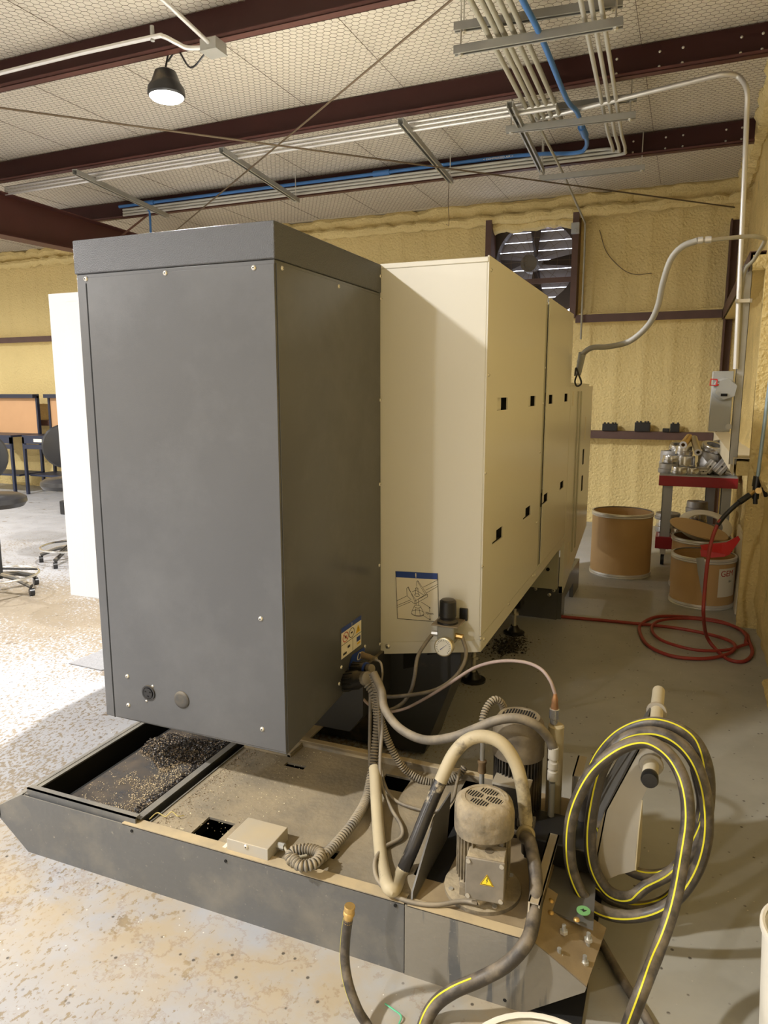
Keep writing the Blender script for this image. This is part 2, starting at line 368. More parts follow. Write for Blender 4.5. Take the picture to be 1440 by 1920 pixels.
# girts
def girt(parent, p, q, nrm, fz=.09, dep=.19, mt=None):
    p, q, nrm = V(p), V(q), V(nrm); mb = MB().use(mt or brnst)
    o = V((0, 0, fz/2)); t = nrm*.006
    mb.prism([p-o, q-o, q+o, p+o], t); mb.prism([p+o-nrm*0, q+o, q+o-nrm*dep, p+o-nrm*dep], (0, 0, -.006))
    mb.use(foam); mb.prism([p-o-nrm*.015, q-o-nrm*.015, q-o-nrm*dep, p-o-nrm*dep], (0, 0, fz*.8))
    return mb.build('girt', None, parent)
for z in (2.44, 1.09): girt(wb, (-12.2, YB-.17, z), (FX0-.07 if z > 2 else .34, YB-.17, z), (0, -1, 0))
girt(wb, (FX1+.07, YB-.17, 2.44), (.34, YB-.17, 2.44), (0, -1, 0))
for z in (2.44, 1.09): girt(wr, (.352, 5.45, z), (.352, YB-.1, z), (-1, 0, 0), fz=.12, mt=board if z < 2 else brnst)
# foam lumps along the top of the girts
def lumps(path0, path1, r, n, mt, parent, name='foam_bead'):
    P = [V(path0).lerp(V(path1), i/n) for i in range(n+1)]
    P = [p+V((0, 0, .5*r*noise.noise(p*6))) for p in P]
    return MB().tube(P, r, 8, rf=lambda i: r*(1+.5*noise.noise(P[i]*11))).build(name, mt, parent)
lumps((-12.2, YB-.14, 2.47), (-2.33, YB-.14, 2.47), .025, 150, foam, wb); lumps((-1.2, YB-.13, 2.48), (.34, YB-.13, 2.48), .028, 40, foam, wb)
lumps((-12.2, YB-.13, 3.64), (.45, YB-.13, 3.64), .06, 200, foam, wb, 'eave_bead')
lumps((-12.2, YB-.02, 3.78), (.45, YB-.02, 3.78), .09, 160, foam, wb, 'eave_bead')
lumps((.50, 5.2, 1.13), (.50, -1, 1.06), .07, 140, foam2, wr); lumps((.535, 4.3, .0), (.525, 0, .0), .032, 120, foam2, wr, 'floor_bead')
lumps((.5, 0, 2.47), (.5, 5.2, 2.47), .06, 120, foam2, wr); lumps((.5, 0, 3.84), (.5, YB, 3.84), .10, 150, foam, wr, 'eave_bead')
# corner and end-wall columns
MB().use(brnst).box((.36, YB-.20, 0), (.378, YB-.02, 3.42)).box((.378, YB-.12, 0), (.45, YB-.10, 3.42)).use(foam).box((.378, YB-.10, 0), (.60, YB, 3.8)).build('corner_column', None, wr)
MB().use(foam2).box((.435, 5.31, 0), (.60, 5.33, .95)).use(foam).box((.435, 5.31, .95), (.60, 5.33, ZC)).use(foam2).box((.445, 5.33, 0), (.60, 5.5, ZC)).build('column', None, wr)
# roof steel
def purlin(y0, y1, x0, x1, zb, parent, h=.2):
    mb = MB(); p = V((x0, y0, 0)); q = V((x1, y1, 0)); t = (q-p).normalized(); nrm = V((t.y, -t.x, 0))
    for (a, b, c, d) in ((0, .006, 0, h), (-.0, .065, 0, .006), (0, .006, 0, h), (-.065, .006, h-.006, h), (.059, .065, 0, .022)):
        P = [p+nrm*a, q+nrm*a, q+nrm*b, p+nrm*b]; mb.hexa([v+V((0, 0, zb+c)) for v in P]+[v+V((0, 0, zb+d)) for v in P])
    return mb.build('purlin', redst, parent)
PY = {}
for k, (pl, pr) in enumerate((((0, 175), (720, 15)), ((0, 345), (1440, 107)), ((0, 439), (1380, 274)))):
    a, b = rz(*pl, 3.65), rz(*pr, 3.65); s_ = (b.y-a.y)/(b.x-a.x); f = lambda x, a=a, s_=s_: a.y+s_*(x-a.x)
    PY[k+1] = f; pu = purlin(f(-12), f(.42), -12, .42, 3.652, ceiling)
    if k:
        bm_ = MB()
        for x in (-.55, -.28, -.14, .20, .32):
            for z in (3.70, 3.79): bm_.dome((x, f(x)-.001, z), (0, -1, 0), .011, .009, 8)
        bm_.build('bolt_heads', zinc, pu)
for y in (2.4, .8, -.8): purlin(y, y, -12, .42, 3.652, ceiling)
# rafter at the left
mb = MB(); xr = -6.5
mb.hexa([V(p) for p in ((xr-.005, 1, 3.06), (xr+.005, 1, 3.06), (xr+.005, YB-.2, 3.235), (xr-.005, YB-.2, 3.235), (xr-.005, 1, 3.65), (xr+.005, 1, 3.65), (xr+.005, YB-.2, 3.5), (xr-.005, YB-.2, 3.5))])
mb.hexa([V(p) for p in ((xr-.1, 1, 3.05), (xr+.1, 1, 3.05), (xr+.1, YB-.2, 3.225), (xr-.1, YB-.2, 3.225), (xr-.1, 1, 3.06), (xr+.1, 1, 3.06), (xr+.1, YB-.2, 3.235), (xr-.1, YB-.2, 3.235))])
mb.hexa([V(p) for p in ((xr-.1, 1, 3.64), (xr+.1, 1, 3.64), (xr+.1, YB-.2, 3.5), (xr-.1, YB-.2, 3.5), (xr-.1, 1, 3.65), (xr+.1, 1, 3.65), (xr+.1, YB-.2, 3.51), (xr-.1, YB-.2, 3.51))])
mb.build('rafter', redst, ceiling)
MB().beam(V((-6.45, 6.95, 3.24)), V((-5.95, 7.2, 3.66)), .05, .008).build('flange_brace', redst, ceiling)
# hexagonal chicken wire under the insulation
def chicken():
    s = .0285; w_ = s*3**.5; vs = []; fs = []; r = .0011
    x0, x1, y0, y1 = -11.0, .5, 1.9, 8.95; z0 = ZC-.012
    def edge(a, b):
        k = len(vs); d = (b-a).normalized(); n = V((-d.y, d.x, 0))*r
        for p in (a, b): vs.extend((p+n, p-n, p-V((0, 0, 1.6*r))))
        fs.extend(((k, k+1, k+4, k+3), (k+1, k+2, k+5, k+4), (k+2, k, k+3, k+5)))
    j = 0; y = y0
    while y < y1:
        xs = x0+(w_/2 if j % 2 else 0); i = 0
        # nearer rows only as wide as the roof area that can be seen
        lim = max(x0, -1.35*y-1.2); i = max(0, int((lim-xs)/w_))
        while xs+i*w_ < x1:
            c = V((xs+i*w_+.004*noise.noise(V((i*.3, j*.3, 1))), y, z0+.012*noise.noise(V((i*.06, j*.06, 0)))))
            top = c+V((0, s/2, 0)); l = c+V((-w_/2, 0, 0)); rr_ = c+V((w_/2, 0, 0))
            edge(top, top+V((0, s, 0))); edge(top, l); edge(top, rr_); i += 1
        y += 1.5*s; j += 1
    return vs, fs
vs, fs = chicken(); mb = MB(); mb.v = vs; mb.f = fs; mb.m = [0]*len(fs)
wo = mb.build('wire_mesh', wirem, ceiling, flat=True, fix=False); wo['kind'] = 'stuff'
mb = MB()
for i in range(14):
    x = -10.5+i*.84; mb.cyl((x, 2, ZC-.02), (x+.05, 8.9, ZC-.02), .002, 5)
t_ = mb.build('tie_wires', wirem, ceiling); t_['kind'] = 'stuff'
# ================================================ CEILING THINGS
def lampf(i, x, y):
    lab = {0: 'round high bay lamp glowing under the roof at upper left'}.get(i, 'round high bay lamp behind the camera, unseen in the photo')
    z = 3.46 if i == 0 else 3.55
    t = thing('high_bay_lamp', lab, 'lamp', (x, y, z), 'high bay lamps')
    mb = MB().lathe([(.035, .13), (.065, .115), (.09, .05), (.112, .02), (.116, -.02), (.108, -.03)], (x, y, z), (0, 0, 1), 24); mb.build('housing', black, t)
    MB().lathe([(.105, -.031), (.09, -.045), (.015, -.052)], (x, y, z), (0, 0, 1), 24).build('lens', lens, t)
    MB().tube(cr([(x, y, z+.13), (x+.03, y, z+.24), (x, y, z+.30), (x, y, ZC)]), .006, 6).build('hanging_cord', blackc, t)
    ld = bpy.data.lights.new('lamp_light', 'AREA'); ld.shape = 'DISK'; ld.size = .2; ld.energy = LAMP_W; ld.color = (1, .975, .945); ld.spread = R(175)
    lo = bpy.data.objects.new('lamp_light', ld); COL.objects.link(lo); lo.location = (x, y, z-.06); link(lo, t)
lampP = rz(312, 172, 3.46)
LAMPS.sort(key=lambda p: abs(p[0]+3.62)+abs(p[1]-4.62)); LAMPS[0] = (lampP.x, lampP.y)
for i, (x, y) in enumerate(LAMPS): lampf(i, x, y)
def pipe(name, label, pts, r, mt, cat='conduit', group=None, k=1, coup=(), cm=None):
    t = tag(MB().tube(cr(pts, k) if k > 1 else pts, r, 12).build(name, mt), label, cat, group)
    for p, q in coup: MB().cyl(p, q, r*1.35, 12).build('coupling', cm or mt, t)
    return t
# conduits under the second roof beam and under the third one
zc = 3.63
for i, dy in enumerate((0.05, .085, .12, .155)):
    f = PY[2]; zc = 3.655-.03*i; dy = .05
    pts = [(-6.45, f(-6.45)+dy, zc), (-.95, f(-.95)+dy, zc)]
    if i == 0: continue
    pipe('conduit', ('', 'front', 'middle', 'rear')[i]+' bright steel conduit of three under the second roof beam', pts, .0125, galvb, group='three steel conduits along the second roof beam', coup=[((-4.2, f(-4.2)+dy, zc), (-4.12, f(-4.2)+dy, zc))])
f = PY[3]
for i, dy in enumerate((-.05, -.085, -.12)):
    xe = (-.42, -.35, -.28)[i]; ye = f(-.4)+dy; z_ = 3.60
    A = rz((1015, 1030, 1048)[i]+60, (262, 262, 262)[i]-205, 3.60)
    q = rz((1140, 1153, 1166)[i], (250, 252, 255)[i], 3.60)
    z3 = (3.73, 3.70, 3.67)[i]; dy = -.088; topx = rz((1103, 1120, 1137)[i], 70, 3.60); top = V((topx.x, topx.y, 3.60)); far0 = topx+(topx-q)*1.2
    pts = [far0, q+(topx-q)*.08, q+(topx-q).normalized()*.0]; bend = V((q.x-.10, ye, 3.6))
    P = [far0, topx]+[q]+[V((q.x-.01, q.y+(f(q.x)+dy-q.y)*.65, 3.63)), V((q.x-.09, f(q.x)+dy, z3))]+[V((x, f(x)+dy, z3)) for x in (-1.2, -3, -5, -6.3)]
    PP = [P[0], P[1]]+cr(P[2:6], 6)+P[6:]
    pipe('conduit', ('left', 'middle', 'right')[i]+' grey conduit of the three that turn left along the third roof beam', PP, .0135, pvcl, group='three conduits bending along the third roof beam')
# blue compressed air line
q = [rz(980, 0, 3.56), rz(1015, 70, 3.56), rz(1062, 185, 3.56), rz(1082, 210, 3.57), rz(1093, 245, 3.58), rz(1100, 262, 3.6), rz(1097, 278, 3.6), rz(1075, 287, 3.6)]
q = [q[0]+(q[0]-q[1])*2]+q
f = PY[3]; bl = q+[V((x, f(x)-.095, 3.77)) for x in (-1.6, -3, -5, -6.35)]
air = pipe('air_pipe', 'blue compressed air pipe running across the roof', cr(bl, 5), .017, bluep, cat='pipe')
MB().cyl(rz(1090, 238, 3.58), rz(1097, 254, 3.59), .028, 12).build('coupling', bluep, air)
x = -2.95; MB().cyl((x-.09, f(x)-.095, 3.77), (x+.09, f(x)-.095, 3.77), .027, 12).build('coupling', bluep, air)
b = V((-5.9, f(-5.9)-.095, 3.77)); MB().cyl(b+V((-.07, 0, 0)), b+V((.07, 0, 0)), .027, 12).cyl(b, b-V((0, 0, .09)), .024, 10).cyl(b-V((0, 0, .08)), b-V((0, 0, 1.4)), .013, 10).build('drop_leg', bluep, air)
tx = V((-1.75, f(-1.75)-.114, 3.765)); text('marking', '< COMPRESSED AIR >', .03, frameM(tx, (1, 0, 0), (0, .25, .97)), paper, air)
# slanting pipes over the aisle
TOPZ = 3.60
for i, (x0, x1, y1) in enumerate(((882, 1001, 230), (902, 1013, 228), (915, 1024, 228), (936, 1038, 226), (955, 1052, 222))):
    a = rz(x0, 0, TOPZ); b = rz(x1, y1, TOPZ); nm = ('leftmost', 'second', 'third', 'fourth', 'fifth')[i]
    pipe('conduit', nm+' of the five slanting grey pipes hung at upper right', [a+(a-b)*.6, b], .0155, pvcg, group='slanting grey pipes hung at upper right')
pipe('conduit', 'thin grey pipe dropping from the hangers toward the fan', [rz(1015, 245, 3.58), rz(1056, 326, 3.58), V((-1.16, YB-.22, 3.5)), V((-1.15, YB-.24, 3.2)), V((-1.15, YB-.24, 2.2))], .011, pvcg)
MB_ = MB()
# strut channel hangers
def strut(name_label, p, q, rods=(), group=None, vertical=False):
    t = thing('strut_channel', name_label, 'bracket', p, group)
    p, q = V(p), V(q); d = (q-p).normalized(); mb = MB(); sd = d.cross(V((0, 0, 1))).normalized()*.0205; u = V((0, 0, .0205))
    mb.beam(p-sd, q-sd, .003, .041); mb.beam(p+sd, q+sd, .003, .041); mb.beam(p+u, q+u, .044, .003); mb.beam(p-u-sd*.75, q-u-sd*.75, .010, .003); mb.beam(p-u+sd*.75, q-u+sd*.75, .010, .003)
    mb.build('channel', galv, t)
    L = (q-p).length; sl = MB(); n = int(L/.05)
    for i in range(n):
        c = p+d*(.025+i*.05); sl.beam(c-sd*1.12-d*.012-u*.3, c-sd*1.12+d*.012-u*.3, .002, .012); sl.beam(c+u*1.1-d*.012, c+u*1.1+d*.012, .014, .002)
    sl.build('slots', void, t)['kind'] = 'stuff'
    for r_ in rods:
        c = p+d*(L*r_); MB().cyl(c-V((0, 0, .04)), V((c.x, c.y, ZC-.01)), .005, 8).cyl(c-V((0, 0, .032)), c-V((0, 0, .022)), .016, 6).build('threaded_rod', zinc, t)
strut('upper strut channel of the pair at the top edge of the photo', rz(852, 52, 3.67), rz(1168, 4, 3.67), (.06, .95), 'trapeze hangers')
strut('lower strut channel of the pair at the top edge of the photo', rz(852, 96, 3.54), rz(1168, 42, 3.54), (.04, .96), 'trapeze hangers')
strut('upper strut channel of the middle pair under the slanting pipes', rz(951, 212, 3.66), rz(1194, 183, 3.66), (.04, .96), 'trapeze hangers')
strut('lower strut channel of the middle pair under the slanting pipes', rz(949, 244, 3.54), rz(1192, 216, 3.54), (.04, .96), 'trapeze hangers')
strut('lone strut channel hanging farthest back near the yellow wall', rz(1012, 335, 3.55), rz(1209, 314, 3.55), (.03, .97), 'trapeze hangers')
for i, (a, b) in enumerate((((140, 322), (314, 405)), ((415, 281), (558, 376)), ((751, 227), (846, 341)), ((956, 196), (1017, 322)))):
    strut(('leftmost', 'second from left', 'third from left', 'rightmost')[i]+' slotted strut channel spanning between the two roof beams', rz(*a, 3.545), rz(*b, 3.60), (.97,) if i else (), 'slotted channels between roof beams')
# lamp circuit
P = [rz(-60, 152, 3.60), rz(150, 100, 3.60), rz(285, 70, 3.60), rz(305, 68, 3.60), rz(330, 80, 3.58), rz(352, 90, 3.57), rz(385, 89, 3.57)]
jb = rz(400, 88, 3.57)
cnd = pipe('conduit', 'galvanised conduit along the nearest roof beam at upper left', [P[0]]+cr(P[1:], 5), .013, galvb)
MB().cyl(rz(286, 70, 3.60)+V((0, 0, -.02)), rz(286, 70, 3.60)+V((0, 0, .06)), .012, 8).build('strap', galv, cnd)
pipe('conduit', 'straight conduit from the junction box up to the top edge', [jb, rz(306, 0, 3.60), rz(250, -45, 3.6)], .012, galvb)
t = thing('junction_box', 'square grey electrical junction box below the nearest roof beam', 'electrical box', jb)
MB().box(jb-V((.055, .055, .03)), jb+V((.055, .055, .03))).build('box', galv, t, bev=.003)
MB().box(jb-V((.058, .058, .036)), jb+V((.058, .058, -.03))).build('cover', galv, t)
tag(MB().tube(cr([jb+V((-.05, 0, -.02)), jb+V((-.2, .05, -.06)), lampP+V((.1, 0, .22)), lampP+V((.02, 0, .17))], 6), .006, 6).build('lamp_cord', blackc), 'short black cord between the junction box and the glowing lamp', 'cable')
# bracing rods
a, b = ry(0, 199, 4.6), V((.38, YB-.25, 3.52)); tag(MB().cyl(rz(-60, 194, 3.5), b, .007, 8).build('brace_rod', wirem), 'thin dark brace rod crossing the whole ceiling to the far right corner', 'rod')
tag(MB().cyl(rz(930, -70, 3.63), rz(330, 432, 3.45), .0065, 8).build('brace_rod', wirem), 'thin dark brace rod slanting from top centre down to the charcoal cabinet', 'rod')
P = [ry(842, 340, 7.0), ry(840, 380, 7.0), ry(842, 412, 7.0), ry(841, 424, 7.0), ry(837, 420, 7.0)]; P[0].z = 3.58
tag(MB().tube(P, .003, 5).build('hook_wire', wirem), 'thin wire hook hanging left of the exhaust fan', 'wire')
# long conduit: from the roof, round the corner and down the right wall
q = [rz(1000, 222, 3.60), rz(1120, 190, 3.60), rz(1360, 138, 3.60)]
y_ = 5.46; A = V((.30, y_, 3.60))
pts = [rz(1005, 224, 3.60), rz(1350, 140, 3.60)]+cr([rz(1365, 138, 3.60), rz(1385, 144, 3.585), ry(1400, 168, y_-.02), ry(1400, 215, y_), ry(1397, 300, y_)], 5)[1:]+[ry(1379, 692, y_)]
pipe('conduit', 'pale steel conduit turning down the right wall to the disconnect switch', pts, .0165, galvb)
# ================================================ RIGHT WALL THINGS
sx = .352; p0, p1 = rx(1414, 503, .335), rx(1381, 862, .335)
t = thing('strut_channel', 'tall vertical strut channel behind the disconnect switch', 'bracket', (sx-.02, 5.5, 1.1))
y1 = 5.50
MB().box((.322, y1, 1.10), (.373, y1+.003, 2.43)).box((.322, y1, 1.10), (.325, y1+.041, 2.43)).box((.370, y1, 1.10), (.373, y1+.041, 2.43)).build('channel', galv, t)
sw = thing('disconnect_switch', 'grey disconnect switch box with round cover on the right wall', 'switch', (.25, 5.45, 1.34))
a, b = ry(1342, 696, 5.40), ry(1386, 810, 5.40); ax_ = min(a.x, b.x)
MB().box((.175, 5.40, b.z), (.305, 5.50, a.z)).build('box', greyp, sw, bev=.004)
c = ry(1358, 730, 5.385); MB().lathe([(.075, 0), (.075, .02), (.06, .028)], c+V((0, .015, 0)), (0, -1, 0), 28).build('round_cover', greyp, sw)
hx = [c+V((.01+.07*cos(a_), -.016, .07*sin(a_))) for a_ in (R(200), R(260), R(320), R(20), R(80), R(130))]; MB().prism(hx, (0, -.008, 0)).build('cover_plate', greyp, sw)
MB().box(c+V((-.02, -.03, -.045)), c+V((.02, -.022, -.028))).build('lock_slot', void, sw)
k = ry(1338, 717, 5.36); mb = MB(); q = [k+V((.028*cos(a_), 0, .028*sin(a_))) for a_ in (R(40), R(130), R(220), R(310), R(40))]
mb.tube(q, .005, 6).cyl(k+V((.02, 0, -.02)), c+V((-.02, -.01, .04)), .006, 8).build('red_handle', redpl, sw)
MB().lathe([(.02, 0), (.02, .004)], ry(1366, 800, 5.40), (0, -1, 0), 16).build('knockout', galv, sw)
cl = ry(1389, 565, 5.44); tag(MB().box(cl+V((-.03, -.02, -.01)), cl+V((.06, .03, .012))).cyl(cl+V((-.035, -.02, 0)), cl+V((-.02, -.02, 0)), .014, 8).cyl(cl+V((.05, -.02, 0)), cl+V((.065, -.02, 0)), .014, 8).build('pipe_clamp', zinc), 'zinc clamp holding the conduit above the disconnect switch', 'clamp')
q = [ry(1382, 690, 5.49), ry(1388, 600, 5.49), ry(1391, 540, 5.49), ry(1398, 505, 5.45), ry(1413, 488, 5.3), ry(1424, 470, 5.1), ry(1434, 452, 4.9), ry(1430, 446, 4.8), ry(1405, 443, 4.75), ry(1340, 449, 4.7), ry(1310, 451, 4.7)]
c1 = pipe('conduit', 'bent grey conduit looping out from the wall above the switch', cr(q, 6), .012, pvcg)
for u_, v_ in (((1308, 451), (1318, 450)), ((1322, 450), (1334, 449))): MB().cyl(ry(*u_, 4.7), ry(*v_, 4.7), .019, 12).build('fitting', galvb, c1)
q = [ry(1308, 451, 4.7), ry(1280, 462, 4.72), ry(1258, 486, 4.75), ry(1243, 530, 4.8), ry(1233, 575, 4.85), ry(1215, 610, 4.9), ry(1180, 640, 4.95), ry(1140, 650, 5.0), ry(1110, 652, 5.05), ry(1093, 664, 5.1), ry(1086, 680, 5.12)]
fc = pipe('flexible_conduit', 'flexible grey conduit swinging down to the back of the machine', cr(q, 8), .018, mat('flex_grey', (.36, .35, .32), .5, var=.1))
MB().cyl(ry(1092, 662, 5.1), ry(1084, 702, 5.15), .026, 12, .020).build('elbow_fitting', greyp, fc)
# air drop on the near part of the wall
wy = 4.2
ap = thing('air_drop', 'pale blue air pipe with black quick coupler on the right wall', 'pipe', ry(1418, 905, 4.6))
MB().cyl(ry(1463, 560, 4.6), ry(1420, 900, 4.6), .0105, 12).build('pipe', bluegrey, ap)
MB().cyl(ry(1421, 893, 4.6), ry(1418, 912, 4.6), .024, 12).cyl(ry(1418, 912, 4.6), ry(1416, 935, 4.6), .019, 12).cyl(ry(1416, 935, 4.6), ry(1416, 945, 4.6), .013, 10).build('valve_body', blackc, ap)
MB().cyl(ry(1422, 920, 4.56), ry(1422, 920, 4.54), .017, 14).build('brass_port', brass, ap)
MB().cyl(ry(1430, 905, 4.62), ry(1436, 930, 4.66), .012, 10).build('wall_bracket', blackc, ap)
MB().cyl(ry(1414, 921, 4.58), ry(1404, 930, 4.56), .010, 10).build('nipple', brass, ap)
MB().cyl(ry(1406, 928, 4.56), ry(1386, 942, 4.54), .018, 8).build('coupler', blackc, ap)
q = [ry(1386, 942, 4.54), ry(1374, 952, 4.53), ry(1358, 968, 4.52), ry(1345, 985, 4.5), ry(1334, 1015, 4.5), ry(1326, 1060, 4.5), ry(1321, 1110, 4.5), ry(1319, 1150, 4.45)]
q += [rz(1324, 1190, .10), rz(1340, 1215, .02), rz(1365, 1236, .012), rz(1395, 1240, .012), rz(1415, 1225, .012), rz(1417, 1205, .012), rz(1395, 1185, .012), rz(1350, 1165, .012), rz(1290, 1157, .012), rz(1235, 1156, .012), rz(1205, 1168, .014), rz(1199, 1183, .012), rz(1215, 1210, .012), rz(1260, 1230, .012), rz(1320, 1235, .014), rz(1365, 1226, .02), rz(1378, 1210, .02), rz(1350, 1195, .02), rz(1270, 1178, .02), rz(1150, 1165, .012), rz(1052, 1156, .012), rz(960, 1145, .012)]
for p in q: p.x = min(p.x, .492)
rh = tag(MB().tube(cr(q, 7), .011, 10).build('air_hose', redh), 'red rubber air hose hanging from the wall and coiled on the floor', 'hose')
q2 = [rz(1398, 1205, .022), rz(1405, 1190, .022), rz(1370, 1172, .022), rz(1300, 1160, .022), rz(1240, 1163, .022), rz(1222, 1178, .022), rz(1240, 1200, .022), rz(1300, 1218, .022), rz(1360, 1219, .022), rz(1408, 1208, .022)]
for p in q2: p.x = min(p.x, .475)
MB().tube(cr(q2, 7), .010, 10).build('second_coil', redh, rh)
MB().tube(cr(q[:4], 5), .0135, 10).build('black_sleeve', blackc, rh)
# ================================================ EXHAUST FAN
fy = YB+.02; fcx, fcz = (FX0+FX1)/2+.0, 3.03
fc_ = ry(1003, 492, fy); fcx, fcz = fc_.x, fc_.z
ft = thing('exhaust_fan', 'large louvred exhaust fan set high in the yellow back wall', 'fan', (fcx, fy, FZ0))
MB().box((FX0-.07, YB-.2, FZ0), (FX0, YB+.25, FZ1+.05)).build('jamb', brnst, ft); MB().box((FX1, YB-.2, FZ0), (FX1+.07, YB+.25, FZ1+.05)).build('jamb', brnst, ft)
MB().box((FX0, YB-.1, FZ1-.02), (FX1, YB+.25, FZ1+.05)).build('head_rail', brnst, ft); MB().box((FX0, YB-.05, fcz-.26), (FX1, YB-.01, fcz-.20)).build('cross_rail', brnst, ft)
# foam over the head
lumps((FX0, YB-.06, FZ1-.02), (FX1, YB-.06, FZ1-.02), .075, 24, foam, wb)
rr = .49; mb = MB(); n = 40; cpt = V((fcx, fy+.02, fcz))
ring = [(cpt.x+rr*cos(2*pi*i/n), cpt.z+rr*sin(2*pi*i/n)) for i in range(n)]
# shroud plate: square with a round opening
sq = []
for (x, z) in ring:
    dx, dz = x-cpt.x, z-cpt.z; k = 1/max(abs(dx)/((FX1-FX0)/2+.02), abs(dz)/.57); sq.append((cpt.x+dx*k, cpt.z+dz*k))
mb.add([(x, cpt.y, z) for x, z in ring]+[(x, cpt.y+.001, z) for x, z in sq]+[(x, cpt.y+.12, z) for x, z in ring], [(i, (i+1) % n, n+(i+1) % n, n+i) for i in range(n)]+[(i, 2*n+i, 2*n+(i+1) % n, (i+1) % n) for i in range(n)])
sh = mat('grimy_dark_steel', (.05, .036, .03), .7, var=.3); mb.build('shroud', sh, ft)
for i in range(10):
    z = fcz-.5+i*.112; MB().hexa([V(p) for p in ((FX0, fy+.20, z), (FX1, fy+.20, z), (FX1, fy+.205, z), (FX0, fy+.205, z), (FX0, fy+.165, z+.098), (FX1, fy+.165, z+.098), (FX1, fy+.17, z+.098), (FX0, fy+.17, z+.098))]).build('louvre_slat', mat('louvre_metal', (.22, .20, .20), .5, .3), ft)
for i in range(4):
    a_ = R(92+90*i); r_ = []
    for (rad, da) in ((.08, -.35), (.44, -.18), (.44, .18), (.08, .35)): r_.append(V((cpt.x+rad*cos(a_+da), cpt.y+.06+.05*(1 if da > 0 else -1), cpt.z+rad*sin(a_+da))))
    MB().prism(r_, (0, .004, 0)).build('blade', sh, ft)
MB().cyl(cpt+V((-.06, -.10, -.02)), cpt+V((-.06, .1, -.02)), .10, 20).build('motor', mat('motor_grey', (.13, .115, .09), .6, var=.3), ft)
mb = MB()
for i in range(20):
    a_ = 2*pi*i/20; mb.cyl(cpt+V((.07*cos(a_), -.13, .07*sin(a_))), cpt+V((.48*cos(a_), -.03, .48*sin(a_))), .0022, 5)
for r_ in (.12, .28, .42): mb.tube([cpt+V((r_*cos(2*pi*i/32), -.13+r_*.2, r_*sin(2*pi*i/32))) for i in range(33)], .0022, 5)
mb.build('guard_wires', wirem, ft)['kind'] = 'stuff'
e = ry(1080, 428, YB-.24); tag(MB().box(e-V((.05, .03, .06)), e+V((.04, .02, .06))).cyl(e-V((.0, .03, .03)), e-V((0, .045, .03)), .02, 12).build('switch_box', greyp, bev=.004), 'small grey switch box at the upper right corner of the fan', 'electrical box')
q = [bk(x_, z_)-V((0, .015, 0)) for x_, z_ in ((-1.02, 3.45), (-.93, 3.2), (-.75, 3.0), (-.6, 2.93), (-.42, 2.93))]
tag(MB().tube(cr(q, 5), .004, 5).build('loose_cable', wirem), 'thin brown cable sagging across the yellow foam right of the fan', 'cable')
# black blocks on the ledge
for i, (px, lab) in enumerate(((1143, 'left black power block on the wall ledge, flat top'), (1204, 'middle black power block on the wall ledge, tallest'), (1265, 'right black power block on the wall ledge, stepped shape'))):
    p = ry(px, 806, YB-.2); p.z = 1.137; y0 = YB-.21
    t = thing('power_block', lab, 'block', (p.x, y0, 1.137), 'black blocks on the wall ledge'); wd = (.085, .085, .05)[i]; hh = (.085, .105, .095)[i]
    MB().box((p.x-wd, y0-.0, 1.137), (p.x+wd, y0+.11, 1.137+hh)).build('body', blackc, t, bev=.006)
    mb = MB()
    for dx in (-.06, -.02, .03, .06):
        if abs(dx) < wd: mb.cyl((p.x+dx, y0+.03, 1.137+hh), (p.x+dx, y0+.03, 1.152+hh), .012, 8)
    mb.build('terminals', black, t)
    if i == 2: MB().box((p.x-.13, y0, 1.137), (p.x-.055, y0+.09, 1.137+.04)).build('foot_block', blackc, t, bev=.005)
# ================================================ DRUMS
def drum(c, r, h, label, lidded=False):
    t = thing('fibre_drum', label, 'drum', c, 'fibre drums'); c = V(c)
    MB().lathe([(r, .01), (r, h-.01), (r-.008, h-.01), (r-.008, .02)], c, (0, 0, 1), 48, caps=False).lathe([(r-.004, .012), (r-.004, .02)], c, (0, 0, 1), 48).build('shell', kraft, t)
    for z0, nm in ((h-.035, 'top_rim'), (0, 'bottom_rim')):
        pr = [(r-.009, 0), (r+.006, .0), (r+.008, .006), (r+.003, .012), (r+.008, .02), (r+.006, .034), (r-.009, .036)]
        MB().lathe(pr, c+V((0, 0, z0)), (0, 0, 1), 48, caps=False).build(nm, galvb, t)
    return t
d1 = rz(1158, 1086, 0); drum((d1.x-.005, d1.y+.26, 0), .255, .56, 'tall plain brown fibre drum standing open beside the machine')
c2 = V((.222, 5.865, 0)); h2 = ry(1305, 1048, c2.y-.225).z
dr2 = drum(c2, .225, h2, 'short fibre drum with a paper label and red scoop inside')
c3 = V((.215, 6.34, 0)); h3 = .425
drum(c3, .225, h3, 'fibre drum behind the labelled one, half covered by a lid')
# paper label bent round the drum
def bent_label(parent):
    vs = []; a0, a1 = R(-63), R(-18); n = 12; r = .2262
    for i in range(n+1):
        a = a0+(a1-a0)*i/n
        for z in (.10, .315): vs.append(c2+V((r*cos(a), r*sin(a), z)))
    MB().add(vs, [(2*i, 2*i+2, 2*i+3, 2*i+1) for i in range(n)]).build('paper_label', paper, parent)
    for body, s_, z_, mt, a in (('GEM', .062, .275, redink, R(-44)), ('IIII-I', .022, .215, ink, R(-36))):
        o = text('lettering', body, s_, Matrix.Identity(4), mt, parent, .0002)
        for v in o.data.vertices:
            x, y, z = v.co; aa = a+x/.227; rr_ = .2268+z; v.co = (c2.x+rr_*cos(aa), c2.y+rr_*sin(aa), z_+y)
bent_label(dr2)
